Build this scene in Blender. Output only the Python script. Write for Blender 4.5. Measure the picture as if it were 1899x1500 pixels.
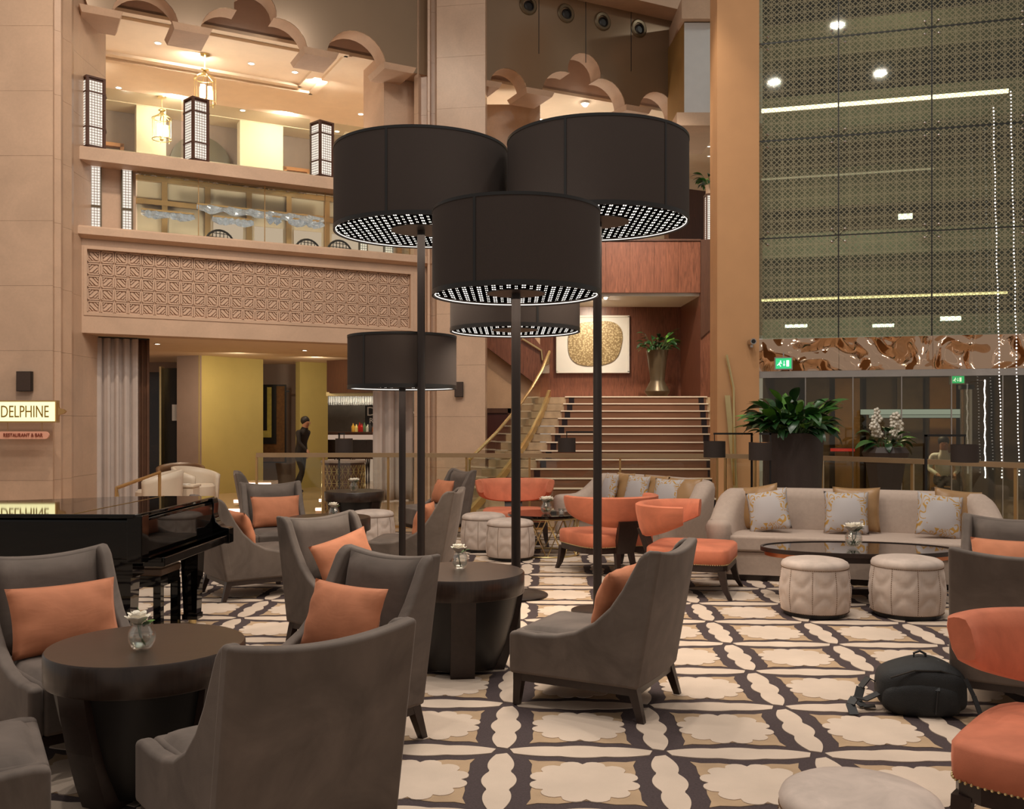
import bpy, bmesh, math, random
from mathutils import Matrix, Vector
random.seed(7)
for o in list(bpy.data.objects):
    bpy.data.objects.remove(o, do_unlink=True)
SC = bpy.context.scene
COL = SC.collection

# ------------------------------------------------------------------ camera, world, light, exposure
F, HZ, CH = 1750.0, 780.0, 1.6            # focal length in pixels, horizon row, eye height
cd = bpy.data.cameras.new('camera')
cam = bpy.data.objects.new('camera', cd)
COL.objects.link(cam)
cam.location = (0, 0, CH)
cam.rotation_euler = (math.pi / 2, 0, 0)
cd.sensor_width = 36.0
cd.lens = 36.0 * F / 1899.0
cd.shift_y = (HZ - 750.0) / 1899.0
cd.clip_start, cd.clip_end = 0.1, 200
SC.camera = cam

w = bpy.data.worlds.new('world')
SC.world = w
w.use_nodes = True
bg = w.node_tree.nodes['Background']
bg.inputs[0].default_value = (1.0, 0.91, 0.82, 1)
bg.inputs[1].default_value = 0.34

def area(name, loc, power, size, color=(1, .80, .60), target=None, spread=180, shape='DISK'):
    ld = bpy.data.lights.new(name, 'AREA')
    ld.energy, ld.shape, ld.size, ld.color = power, shape, size, color
    ld.spread = math.radians(spread)
    o = bpy.data.objects.new(name, ld)
    COL.objects.link(o)
    o.location = loc
    if target is not None:
        d = Vector(target) - Vector(loc)
        o.rotation_euler = d.to_track_quat('-Z', 'Y').to_euler()
    o['kind'] = 'helper'
    return o

def point(name, loc, power, r=.1, color=(1, .78, .55)):
    ld = bpy.data.lights.new(name, 'POINT')
    ld.energy, ld.shadow_soft_size, ld.color = power, r, color
    o = bpy.data.objects.new(name, ld)
    COL.objects.link(o)
    o.location = loc
    o['kind'] = 'helper'
    return o

# atrium downlights high above the lounge
WARM = (1, .93, .84)
for lx, ly in ((-4.0, 4.5), (-1.2, 2.6), (1.4, 4.2), (4.2, 3.4), (-2.8, 7.6), (.8, 7.8), (3.8, 7.4), (1.8, 10.2)):
    area('atrium_downlight', (lx, ly, 11.5), 130, .3, WARM, (lx, ly, 0))
area('atrium_wall_wash', (-4.5, 9.0, 11.5), 95, .5, (1, .84, .66), (-5.0, 15.8, 3.5), 80)
SC.view_settings.view_transform = 'Standard'
SC.view_settings.look = 'None'
SC.view_settings.exposure = 0.0
SC.view_settings.gamma = 1.0
SC.view_settings.use_curve_mapping = False
try:
    SC.cycles.max_bounces = 6
    SC.cycles.diffuse_bounces = 3
    SC.cycles.glossy_bounces = 4
    SC.cycles.transmission_bounces = 6
    SC.cycles.transparent_max_bounces = 12
    SC.cycles.caustics_reflective = False
    SC.cycles.caustics_refractive = False
    SC.cycles.sample_clamp_indirect = 4.0
    SC.cycles.use_denoising = True
except Exception:
    pass

# ------------------------------------------------------------------ helpers
pi = math.pi
def P(px, py, d):                          # a pixel at a depth -> a point of the place
    return Vector(((px - 949.5) / F * d, d, CH + (HZ - py) / F * d))
def G(px, py):                             # a pixel on the floor
    d = F * CH / (py - HZ)
    return Vector(((px - 949.5) / F * d, d, 0))
def s2l(c):
    c = c / 255.0
    return c / 12.92 if c <= .04045 else ((c + .055) / 1.055) ** 2.4
def rgb(r, g, b):
    return (s2l(r), s2l(g), s2l(b), 1)

class NT:
    """small node helper"""
    def __init__(s, name):
        s.m = bpy.data.materials.new(name)
        s.m.use_nodes = True
        s.t = s.m.node_tree
        s.n = s.t.nodes
        s.bsdf = s.n['Principled BSDF']
        s.out = s.n['Material Output']
        s.coord = None
    def node(s, typ, **kw):
        n = s.n.new(typ)
        for k, v in kw.items():
            setattr(n, k, v)
        return n
    def link(s, a, b):
        s.t.links.new(a, b)
    def co(s, kind='Object'):
        if s.coord is None:
            s.coord = s.node('ShaderNodeTexCoord')
        return s.coord.outputs[kind]
    def mapping(s, scale=(1, 1, 1), rot=(0, 0, 0), kind='Object', loc=(0, 0, 0)):
        m = s.node('ShaderNodeMapping')
        m.inputs['Scale'].default_value = scale
        m.inputs['Rotation'].default_value = rot
        m.inputs['Location'].default_value = loc
        s.link(s.co(kind), m.inputs['Vector'])
        return m.outputs[0]
    def math(s, op, a, b=None, c=None, clamp=False):
        n = s.node('ShaderNodeMath', operation=op, use_clamp=clamp)
        for i, v in enumerate((a, b, c)):
            if v is None:
                continue
            if isinstance(v, (int, float)):
                n.inputs[i].default_value = v
            else:
                s.link(v, n.inputs[i])
        return n.outputs[0]
    def noise(s, vec, scale, detail=3, rough=.55, dist=0):
        n = s.node('ShaderNodeTexNoise')
        n.inputs['Scale'].default_value = scale
        n.inputs['Detail'].default_value = detail
        n.inputs['Roughness'].default_value = rough
        n.inputs['Distortion'].default_value = dist
        if vec is not None:
            s.link(vec, n.inputs['Vector'])
        return n.outputs['Fac']
    def mix(s, fac, a, b):
        n = s.node('ShaderNodeMix', data_type='RGBA')
        for k, v in ((0, fac), (6, a), (7, b)):
            if isinstance(v, (int, float)):
                n.inputs[k].default_value = v
            elif isinstance(v, tuple):
                n.inputs[k].default_value = v
            else:
                s.link(v, n.inputs[k])
        return n.outputs[2]
    def ramp(s, fac, a, b):
        n = s.node('ShaderNodeMapRange', clamp=True)
        n.inputs[1].default_value = a
        n.inputs[2].default_value = b
        s.link(fac, n.inputs[0])
        return n.outputs[0]
    def bump(s, h, strength, dist=.02):
        b = s.node('ShaderNodeBump')
        b.inputs['Strength'].default_value = strength
        b.inputs['Distance'].default_value = dist
        s.link(h, b.inputs['Height'])
        s.link(b.outputs[0], s.bsdf.inputs['Normal'])
    def sep(s, vec):
        n = s.node('ShaderNodeSeparateXYZ')
        s.link(vec, n.inputs[0])
        return n.outputs

def mat(name, c, rough=.6, metal=0, amp=.08, ns=4.0, bump=0, bs=60, sheen=0, emis=None, es=0, spec=.5, kind='Object', coat=0, stretch=(1, 1, 1)):
    t = NT(name)
    b = t.bsdf
    b.inputs['Roughness'].default_value = rough
    b.inputs['Metallic'].default_value = metal
    b.inputs['Specular IOR Level'].default_value = spec
    if amp:
        v = t.mapping(scale=stretch, kind=kind)
        f = t.noise(v, ns, 4)
        f = t.ramp(f, .3, .7)
        lo = tuple(x * (1 - amp) for x in c[:3]) + (1,)
        hi = tuple(min(1, x * (1 + amp)) for x in c[:3]) + (1,)
        t.link(t.mix(f, lo, hi), b.inputs['Base Color'])
    else:
        b.inputs['Base Color'].default_value = c
    if bump:
        t.bump(t.noise(t.mapping(kind=kind), bs, 3), bump, .01)
    if sheen:
        b.inputs['Sheen Weight'].default_value = sheen
        b.inputs['Sheen Roughness'].default_value = .4
        b.inputs['Sheen Tint'].default_value = tuple(min(1, x * 1.6 + .1) for x in c[:3]) + (1,)
    if coat:
        b.inputs['Coat Weight'].default_value = coat
        b.inputs['Coat Roughness'].default_value = .05
    if emis:
        b.inputs['Emission Color'].default_value = emis
        b.inputs['Emission Strength'].default_value = es
    return t.m

def glow(name, c, strength):
    t = NT(name)
    e = t.node('ShaderNodeEmission')
    e.inputs[0].default_value = c
    e.inputs[1].default_value = strength
    t.link(e.outputs[0], t.out.inputs[0])
    return t.m

def glass(name, tint=(.9, .95, .92, 1), refl=.10, rough=.02):
    """thin pane: lets the view through with a tint and mirrors a little more at glancing angles"""
    t = NT(name)
    tr = t.node('ShaderNodeBsdfTransparent'); tr.inputs[0].default_value = tint
    gl = t.node('ShaderNodeBsdfGlossy'); gl.inputs['Roughness'].default_value = rough
    gl.inputs[0].default_value = (1, .97, .93, 1)
    lw = t.node('ShaderNodeLayerWeight'); lw.inputs[0].default_value = .35
    f = t.math('MULTIPLY_ADD', lw.outputs['Fresnel'], .35, refl, clamp=True)
    mx = t.node('ShaderNodeMixShader')
    t.link(f, mx.inputs[0]); t.link(tr.outputs[0], mx.inputs[1]); t.link(gl.outputs[0], mx.inputs[2])
    t.link(mx.outputs[0], t.out.inputs[0])
    return t.m

def wood(name, c1, c2, rough=.4, scale=(14, 14, .8), dist=3.5, coat=.0):
    t = NT(name)
    v = t.mapping(scale=scale)
    n = t.noise(v, 1.6, 5, .6, dist)
    f = t.ramp(n, .33, .68)
    n2 = t.noise(t.mapping(scale=(scale[0] * 6, scale[1] * 6, scale[2])), 4, 2)
    col = t.mix(f, c1, c2)
    col2 = t.mix(t.math('MULTIPLY', n2, .35), col, tuple(x * .5 for x in c1[:3]) + (1,))
    t.link(col2, t.bsdf.inputs['Base Color'])
    t.bsdf.inputs['Roughness'].default_value = rough
    t.bsdf.inputs['Coat Weight'].default_value = coat
    return t.m

class MB:
    """collects shapes into one mesh"""
    def __init__(s, xf=None):
        s.v, s.f, s.xf = [], [], xf
    def add(s, verts, faces):
        b = len(s.v)
        if s.xf is not None:
            verts = [s.xf @ Vector(p) for p in verts]
        s.v += [tuple(p) for p in verts]
        s.f += [tuple(i + b for i in f) for f in faces]
        return s
    def box(s, x0, x1, y0, y1, z0, z1):
        v = [(x0, y0, z0), (x1, y0, z0), (x1, y1, z0), (x0, y1, z0), (x0, y0, z1), (x1, y0, z1), (x1, y1, z1), (x0, y1, z1)]
        return s.add(v, [(0, 3, 2, 1), (4, 5, 6, 7), (0, 1, 5, 4), (1, 2, 6, 5), (2, 3, 7, 6), (3, 0, 4, 7)])
    def hexa(s, bot, top):
        v = list(bot) + list(top)
        return s.add(v, [(0, 3, 2, 1), (4, 5, 6, 7), (0, 1, 5, 4), (1, 2, 6, 5), (2, 3, 7, 6), (3, 0, 4, 7)])
    def prism(s, poly, a0, a1, axis='z'):
        n = len(poly)
        def pt(p, a):
            return {'z': (p[0], p[1], a), 'x': (a, p[0], p[1]), 'y': (p[0], a, p[1])}[axis]
        v = [pt(p, a0) for p in poly] + [pt(p, a1) for p in poly]
        f = [tuple(range(n - 1, -1, -1)), tuple(range(n, 2 * n))]
        f += [(i, (i + 1) % n, n + (i + 1) % n, n + i) for i in range(n)]
        return s.add(v, f)
    def lathe(s, prof, seg=32, c=(0, 0, 0), cap0=True, cap1=True, sx=1, sy=1):
        v, f = [], []
        n = len(prof)
        for r, z in prof:
            for k in range(seg):
                a = 2 * pi * k / seg
                v.append((c[0] + r * math.cos(a) * sx, c[1] + r * math.sin(a) * sy, c[2] + z))
        for i in range(n - 1):
            for k in range(seg):
                k2 = (k + 1) % seg
                f.append((i * seg + k, i * seg + k2, (i + 1) * seg + k2, (i + 1) * seg + k))
        if cap0:
            f.append(tuple(range(seg - 1, -1, -1)))
        if cap1:
            f.append(tuple((n - 1) * seg + k for k in range(seg)))
        return s.add(v, f)
    def cyl(s, c, r, z0, z1, seg=20, r1=None):
        return s.lathe([(r, z0), (r if r1 is None else r1, z1)], seg, (c[0], c[1], 0))
    def tube(s, pts, r, seg=8, caps=True):
        pts = [Vector(p) for p in pts]
        v, f = [], []
        n = len(pts)
        up = Vector((0, 0, 1))
        for i, p in enumerate(pts):
            d = (pts[min(i + 1, n - 1)] - pts[max(i - 1, 0)]).normalized()
            a = d.cross(up)
            if a.length < 1e-3:
                a = d.cross(Vector((1, 0, 0)))
            a.normalize()
            b = a.cross(d).normalized()
            rr = r[i] if isinstance(r, (list, tuple)) else r
            for k in range(seg):
                t = 2 * pi * (k + .5) / seg
                v.append(p + a * (math.cos(t) * rr) + b * (math.sin(t) * rr))
        for i in range(n - 1):
            for k in range(seg):
                k2 = (k + 1) % seg
                f.append((i * seg + k, i * seg + k2, (i + 1) * seg + k2, (i + 1) * seg + k))
        if caps:
            f.append(tuple(range(seg - 1, -1, -1)))
            f.append(tuple((n - 1) * seg + k for k in range(seg)))
        return s.add(v, f)
    def sphere(s, c, r, seg=12, rings=8, sz=1):
        prof = [(max(1e-4, r * math.sin(pi * i / rings)), -r * sz * math.cos(pi * i / rings)) for i in range(rings + 1)]
        return s.lathe(prof, seg, c, True, True)
    def grid(s, fn, nu, nv, closed_u=False):
        v = [fn(i / nu, j / nv) for j in range(nv + 1) for i in range(nu + (0 if closed_u else 1))]
        w_ = nu if closed_u else nu + 1
        f = []
        for j in range(nv):
            for i in range(nu):
                i2 = (i + 1) % w_
                f.append((j * w_ + i, j * w_ + i2, (j + 1) * w_ + i2, (j + 1) * w_ + i))
        return s.add(v, f)
    def mesh(s, name, m, smooth=False, angle=None):
        me = bpy.data.meshes.new(name)
        me.from_pydata(s.v, [], s.f)
        me.validate()
        bm = bmesh.new()
        bm.from_mesh(me)
        bmesh.ops.recalc_face_normals(bm, faces=bm.faces)
        bm.to_mesh(me)
        bm.free()
        if smooth or angle:
            me.polygons.foreach_set('use_smooth', [True] * len(me.polygons))
            if angle:
                try:
                    me.set_sharp_from_angle(angle=math.radians(angle))
                except Exception:
                    pass
        if m is not None:
            me.materials.append(m)
        me.update()
        return me
    def build(s, name, m, parent=None, smooth=False, angle=None, bevel=0, seg=2, sub=0):
        o = bpy.data.objects.new(name, s.mesh(name, m, smooth or bevel > 0 and not angle, angle))
        COL.objects.link(o)
        if parent is not None:
            o.parent = parent
        if bevel:
            b = o.modifiers.new('bevel', 'BEVEL')
            b.width, b.segments, b.limit_method, b.angle_limit = bevel, seg, 'ANGLE', math.radians(35)
            b.harden_normals = True
        if sub:
            q = o.modifiers.new('sub', 'SUBSURF')
            q.levels = q.render_levels = sub
        return o

def tag(o, label=None, cat=None, group=None, kind=None):
    for k, v in (('label', label), ('category', cat), ('group', group), ('kind', kind)):
        if v:
            o[k] = v
    return o
def empty(name, loc=(0, 0, 0), rz=0):
    o = bpy.data.objects.new(name, None)
    COL.objects.link(o)
    o.location = loc
    o.rotation_euler = (0, 0, rz)
    o.empty_display_size = .1
    return o
def copy_tree(o, parent=None):
    c = o.copy()
    COL.objects.link(c)
    c.parent = parent
    for ch in o.children:
        copy_tree(ch, c)
    return c
def face(fx, fy):                          # rotation that turns a thing's own front (-Y) to a heading
    return math.atan2(fx, -fy)
def struct(o, label=None):
    return tag(o, label, kind='structure')
def inst(name, me, parent=None, loc=(0, 0, 0), rot=(0, 0, 0), scale=None):
    o = bpy.data.objects.new(name, me)
    COL.objects.link(o)
    o.location = loc
    o.rotation_euler = rot
    if scale is not None:
        o.scale = scale
    if parent is not None:
        o.parent = parent
    return o

# ------------------------------------------------------------------ materials
def stone_mat(name, c, rough=.28):
    t = NT(name)
    v = t.mapping()
    n1 = t.ramp(t.noise(v, 1.3, 5, .6, .6), .3, .7)
    n2 = t.ramp(t.noise(v, 28, 4, .6), .35, .7)
    a = tuple(x * .86 for x in c[:3]) + (1,)
    b = tuple(min(1, x * 1.07) for x in c[:3]) + (1,)
    col = t.mix(n1, a, b)
    col = t.mix(t.math('MULTIPLY', n2, .14), col, tuple(x * .55 for x in c[:3]) + (1,))
    t.link(col, t.bsdf.inputs['Base Color'])
    t.bsdf.inputs['Roughness'].default_value = rough
    t.bump(t.noise(v, 6, 2), .06, .02)
    return t.m
m_stone = stone_mat('honed_limestone', rgb(205, 172, 146))
m_stone_matte = stone_mat('limestone_matte', rgb(205, 172, 146), .6)
m_carved = mat('carved_limestone', rgb(204, 172, 148), .7, amp=.06)
m_ceiling = mat('cream_plaster', rgb(232, 208, 180), .8, amp=.03)
m_cream = mat('cream_wall', rgb(230, 208, 178), .8, amp=.04, ns=2)
m_taupe = mat('taupe_wall', rgb(150, 128, 116), .7, amp=.05)
m_taupe_glass = mat('taupe_mirror_cladding', rgb(142, 118, 94), .2, amp=.04, ns=1, metal=.35)
m_lime = mat('lime_plaster', rgb(188, 168, 100), .75, amp=.08, ns=1.2)
m_marble = mat('floor_marble', rgb(196, 164, 132), .12, amp=.14, ns=1.1)
m_wood_red = wood('rosewood_veneer', rgb(98, 58, 42), rgb(148, 92, 68), .32)
m_wood_dark = wood('dark_walnut', rgb(74, 44, 30), rgb(96, 60, 42), .4)
m_wood_leg = mat('ebony_stained_wood', rgb(46, 32, 27), .35, amp=.2, ns=30)
m_table = wood('wenge_table', rgb(46, 34, 28), rgb(62, 47, 39), .28, (2, 30, 2), 1.5)
m_black = mat('black_paint', rgb(24, 21, 20), .45, amp=0)
m_pole = mat('bronze_black_metal', rgb(42, 34, 31), .38, metal=.3, amp=0)
m_lacquer = mat('piano_lacquer', rgb(7, 6, 6), .03, amp=0, spec=.35)
m_brass = mat('brushed_brass', rgb(232, 208, 152), .28, metal=1, amp=.1, ns=3)
m_gold = mat('gold_frame_metal', rgb(190, 150, 98), .3, metal=.6, amp=.05)
m_steel = mat('satin_steel', rgb(190, 180, 172), .25, metal=1, amp=.05)
m_copper = mat('copper_band', rgb(206, 132, 92), .3, metal=.8, amp=.05)
m_glass = glass('clear_glass', (.93, .95, .92, 1), .02)
m_glass_green = glass('green_tinted_glass', (.86, .88, .82, 1), .03)
m_glass_door = glass('door_glass', (.80, .78, .68, 1), .03)
m_mirror = NT('rippled_mirror')
_m = m_mirror
_m.bsdf.inputs['Base Color'].default_value = rgb(218, 184, 156)
_m.bsdf.inputs['Metallic'].default_value = 1
_m.bsdf.inputs['Roughness'].default_value = .03
_m.bump(_m.noise(_m.mapping(scale=(1, 1, 1)), 2.1, 0.6, .5, .6), 1.0, .9)
m_mirror = _m.m
m_vase = glass('vase_glass', (.985, .99, .985, 1), .07)
m_water = glass('vase_water', (.96, .97, .95, 1), .02)
m_rose = mat('rose_petal', rgb(236, 226, 208), .6, amp=.05)
m_leaf = mat('glossy_leaf', rgb(52, 96, 40), .32, amp=.35, ns=3)
m_leaf2 = mat('young_leaf', rgb(92, 140, 52), .35, amp=.25, ns=3)
m_leaf3 = mat('deep_leaf', rgb(34, 66, 34), .3, amp=.3, ns=3)
m_stem = mat('stem_green', rgb(62, 88, 40), .5, amp=.1)
m_soil = mat('planter_soil', rgb(40, 30, 24), .9, amp=.2)
m_pot = mat('dark_planter', rgb(62, 50, 45), .55, amp=.08, ns=60, bump=.2, bs=90)
m_pot_bronze = mat('bronze_planter', rgb(104, 88, 66), .35, metal=.5, amp=.1)
m_rubber = mat('black_nylon', rgb(26, 26, 27), .7, amp=.25, ns=14, bump=.35, bs=220)
m_strap = mat('black_webbing', rgb(34, 33, 34), .6, amp=.1, ns=120)
m_white = mat('white_paint', rgb(235, 230, 222), .6, amp=.02)
m_grey_panel = mat('pale_grey_panel', rgb(205, 204, 206), .6, amp=.03)
m_curtain = mat('taupe_curtain', rgb(192, 178, 170), .8, amp=.08, ns=2, sheen=.2)
m_sheer = mat('brown_sheer', rgb(92, 62, 44), .7, amp=.2, ns=4)
m_speaker = mat('speaker_cloth', rgb(66, 50, 42), .8, amp=.15, ns=80)

def velvet(name, c, sheen=.5, amp=.16, ns=3.0, wr=0):
    t = NT(name)
    v = t.mapping()
    f = t.ramp(t.noise(v, ns, 4, .6, .8), .35, .68)
    g = t.ramp(t.noise(t.mapping(scale=(1, 1, .35)), 9, 3), .45, .75)
    col = t.mix(f, tuple(x * (1 - amp) for x in c[:3]) + (1,), tuple(min(1, x * (1 + amp)) for x in c[:3]) + (1,))
    col = t.mix(t.math('MULTIPLY', g, .16), col, tuple(x * .4 for x in c[:3]) + (1,))
    t.link(col, t.bsdf.inputs['Base Color'])
    b = t.bsdf
    b.inputs['Roughness'].default_value = .75
    b.inputs['Specular IOR Level'].default_value = .25
    b.inputs['Sheen Weight'].default_value = sheen
    b.inputs['Sheen Roughness'].default_value = .35
    b.inputs['Sheen Tint'].default_value = tuple(min(1, x * 1.5 + .12) for x in c[:3]) + (1,)
    if wr:
        t.bump(t.noise(t.mapping(scale=(1, 1, 2.2)), 7, 2, .5, 1.5), wr, .05)
    else:
        t.bump(t.noise(v, 240, 2), .12, .004)
    return t.m
m_velvet = velvet('grey_brown_velvet', rgb(106, 94, 86), .6, .24)
m_orange_velvet = velvet('coral_velvet', rgb(204, 120, 90), .5, .16)
m_pillow_orange = velvet('orange_pillow_satin', rgb(196, 126, 92), .4, .1, 2, .05)
m_otto = velvet('blush_taupe_velvet', rgb(196, 178, 166), .5, .12, 6)
m_sofa = mat('beige_linen', rgb(178, 158, 144), .85, amp=.05, ns=30, bump=.15, bs=300, sheen=.3)
m_goldpillow = mat('gold_silk', rgb(156, 120, 80), .38, amp=.1, ns=5, sheen=.4)
m_fabric_shade = mat('black_lampshade_fabric', rgb(54, 42, 36), .8, amp=.08, ns=160, bump=.15, bs=400)

def scroll_mat():
    t = NT('scroll_print')
    uv = t.mapping(kind='Object')
    x, y, z = t.sep(uv)
    n = t.noise(uv, 8.0, 0, .3, 1.6)
    ln = t.math('ABSOLUTE', t.math('SUBTRACT', t.math('FRACT', t.math('MULTIPLY', n, 4.5)), .5))
    line = t.math('LESS_THAN', ln, .15)
    ax = t.math('ABSOLUTE', x); az = t.math('ABSOLUTE', z)
    edge = t.math('GREATER_THAN', t.math('ADD', t.math('POWER', t.math('MULTIPLY', ax, 7.2), 3.0), t.math('POWER', t.math('MULTIPLY', az, 7.2), 3.0)), 1.0)
    inner = t.math('LESS_THAN', t.math('ABSOLUTE', t.math('SUBTRACT', t.math('ADD', t.math('POWER', t.math('MULTIPLY', ax, 7.2), 3.0), t.math('POWER', t.math('MULTIPLY', az, 7.2), 3.0)), 1.0)), .16)
    f = t.math('MULTIPLY', line, edge)
    t.link(t.mix(f, rgb(178, 170, 168), rgb(176, 134, 62)), t.bsdf.inputs['Base Color'])
    t.bsdf.inputs['Roughness'].default_value = .7
    return t.m
m_scroll = scroll_mat()

def perforated(name, cell, white, dark, strength, plane='xy', spec='star'):
    """backlit cut-metal lattice: lit holes between dark ribs"""
    t = NT(name)
    x, y, z = t.sep(t.mapping())
    a, b = {'xy': (x, y), 'xz': (x, z)}[plane]
    u = t.math('MULTIPLY', a, 1 / cell)
    v = t.math('MULTIPLY', b, 1 / cell)
    fu = t.math('ABSOLUTE', t.math('SUBTRACT', t.math('FRACT', u), .5))
    fv = t.math('ABSOLUTE', t.math('SUBTRACT', t.math('FRACT', v), .5))
    if spec == 'star':
        # alternate columns of large slots and of four small holes
        gu = t.math('SUBTRACT', .5, fu); gv = t.math('SUBTRACT', .5, fv)
        big = t.math('MULTIPLY', t.math('LESS_THAN', fu, .13), t.math('MULTIPLY', t.math('LESS_THAN', fv, .21), t.math('GREATER_THAN', fu, .03)))
        sm_ = t.math('MULTIPLY', t.math('MULTIPLY', t.math('LESS_THAN', gu, .09), t.math('GREATER_THAN', gu, .028)), t.math('MULTIPLY', t.math('LESS_THAN', gv, .20), t.math('GREATER_THAN', gv, .06)))
        f = t.math('MAXIMUM', big, sm_)
    else:
        d1 = t.math('ADD', fu, fv)
        dot = t.math('GREATER_THAN', t.math('MAXIMUM', fu, fv), .2)
        rib = t.math('LESS_THAN', t.math('ABSOLUTE', t.math('SUBTRACT', d1, .5)), .09)
        f = t.math('MULTIPLY', dot, t.math('SUBTRACT', 1.0, t.math('MULTIPLY', rib, .8)))
    e = t.node('ShaderNodeEmission')
    t.link(t.mix(f, dark, white), e.inputs[0])
    t.link(t.math('MULTIPLY_ADD', f, strength, .02), e.inputs[1])
    t.link(e.outputs[0], t.out.inputs[0])
    return t.m
m_shade_grille = perforated('lamp_grille_light', .105, (1, .93, .84, 1), (.08, .06, .05, 1), 2.6)
m_lantern = perforated('lantern_lattice_light', .044, (1, .86, .72, 1), (.05, .03, .02, 1), 1.4, 'xz', 'diamond')
m_glow_warm = glow('warm_white_light', (1, .86, .66, 1), 6)
m_glow_spot = glow('downlight_glow', (1, .88, .70, 1), 14)
m_glow_white = glow('cool_white_light', (.86, 1, .93, 1), 8)
m_glow_led = glow('led_strip_light', (1, .90, .70, 1), 9)
m_glow_led_y = glow('led_strip_yellow', (1, .86, .5, 1), 4)
m_glow_pink = glow('step_led_light', (1, .74, .62, 1), 3.0)
m_glow_sign = glow('sign_lightbox', (1, .90, .46, 1), 1.5)
m_glow_amber = glow('amber_lamp_lining', (1, .42, .14, 1), 1.0)
m_glow_bead = glow('bead_reflection_glow', (1, .92, .84, 1), 2.2)
m_glow_backbar = glow('backbar_light', (1, .74, .58, 1), .7)
m_exit = glow('exit_sign_green', (.05, .62, .22, 1), 1.1)
m_exit_white = glow('exit_sign_white', (.8, 1, .85, 1), 1.6)
m_letter = mat('sign_letter_gold', rgb(150, 120, 50), .5, amp=0)
m_pink = mat('sign_plaque_pink', rgb(240, 176, 150), .6, amp=.03)
m_letter_red = mat('sign_letter_red', rgb(140, 66, 48), .6, amp=0)

def frit_mat():
    """glass pane printed with a fine star lattice"""
    t = NT('fritted_glass')
    x, y, z = t.sep(t.mapping())
    cell = .18
    u = t.math('MULTIPLY', x, 1 / cell); v = t.math('MULTIPLY', z, 1 / cell)
    fu = t.math('ABSOLUTE', t.math('SUBTRACT', t.math('FRACT', u), .5))
    fv = t.math('ABSOLUTE', t.math('SUBTRACT', t.math('FRACT', v), .5))
    l1 = t.math('LESS_THAN', t.math('MINIMUM', t.math('SUBTRACT', .5, fu), t.math('SUBTRACT', .5, fv)), .035)
    l2 = t.math('LESS_THAN', t.math('ABSOLUTE', t.math('SUBTRACT', fu, fv)), .055)
    l3 = t.math('LESS_THAN', t.math('ABSOLUTE', t.math('SUBTRACT', t.math('ADD', fu, fv), .5)), .06)
    f = t.math('MAXIMUM', t.math('MAXIMUM', l1, l2), l3)
    f = t.math('MULTIPLY', f, .46)
    tr = t.node('ShaderNodeBsdfTransparent'); tr.inputs[0].default_value = (.64, .65, .54, 1)
    gl = t.node('ShaderNodeBsdfGlossy'); gl.inputs['Roughness'].default_value = .03
    gl.inputs[0].default_value = (.9, .92, .86, 1)
    df = t.node('ShaderNodeBsdfDiffuse'); df.inputs[0].default_value = rgb(190, 178, 148)
    lw = t.node('ShaderNodeLayerWeight'); lw.inputs[0].default_value = .3
    g = t.math('MULTIPLY_ADD', lw.outputs['Fresnel'], .4, .05, clamp=True)
    m1 = t.node('ShaderNodeMixShader'); m2 = t.node('ShaderNodeMixShader')
    t.link(g, m1.inputs[0]); t.link(tr.outputs[0], m1.inputs[1]); t.link(gl.outputs[0], m1.inputs[2])
    t.link(f, m2.inputs[0]); t.link(m1.outputs[0], m2.inputs[1]); t.link(df.outputs[0], m2.inputs[2])
    t.link(m2.outputs[0], t.out.inputs[0])
    return t.m
m_frit = frit_mat()

# ------------------------------------------------------------------ the setting
class Frame:
    """a wall plane: s along it, t behind it, z up"""
    def __init__(s, a, b):
        s.o = Vector((a[0], a[1]))
        d = Vector((b[0] - a[0], b[1] - a[1]))
        s.len = d.length
        s.u = d.normalized()
        s.n = Vector((-s.u.y, s.u.x))
        s.xf = Matrix(((s.u.x, s.n.x, 0, s.o.x), (s.u.y, s.n.y, 0, s.o.y), (0, 0, 1, 0), (0, 0, 0, 1)))
    def s(s, px, t=0):
        k = (px - 949.5) / F
        return (k * (s.o.y + s.n.y * t) - s.o.x - s.n.x * t) / (s.u.x - k * s.u.y)
    def d(s, px, t=0):
        return s.o.y + s.u.y * s.s(px, t) + s.n.y * t
    def z(s, px, py, t=0):
        return CH + (HZ - py) / F * s.d(px, t)
    def w(s, a, t, z):
        return s.xf @ Vector((a, t, z))
    def mb(s):
        return MB(s.xf)
    def ang(s):
        return math.atan2(s.u.y, s.u.x)

WL = Frame((-6.85, 15.0), (-1.84, 17.7))        # gallery side
WC = Frame((-.52, 18.4), (3.6, 20.4))           # arcade above the stairs
WG = Frame((4.19, 16.0), (8.11, 14.95))         # glass wall

def X(px, d):
    return (px - 949.5) / F * d
def Z(py, d):
    return CH + (HZ - py) / F * d

struct(MB().box(-16, 15, -4, 30, -.3, 0).build('floor', m_marble), 'polished beige stone floor of the hotel lobby')

# pillar at the far side of the piano: courses of stone
plan = [(X(-160, 13.8), 13.8), (X(98, 13.8), 13.8), (X(101, 13.95), 13.95), (X(113, 14.02), 14.02), (X(117, 14.25), 14.25), (X(133, 14.45), 14.45), (X(137, 14.7), 14.7), (X(151, 15.0), 15.05), (X(151, 15.0), 15.9), (X(-160, 13.8), 15.9)]
p1 = struct(empty('pillar_1'), 'broad honed limestone pillar carrying the lit sign')
zz = [0, .725] + [.725 + .95 * k for k in range(1, 12)]
for a, b in zip(zz[:-1], zz[1:]):
    MB().prism(plan, a + .0015, b - .0015).build('stone_course', m_stone, p1)
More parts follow.
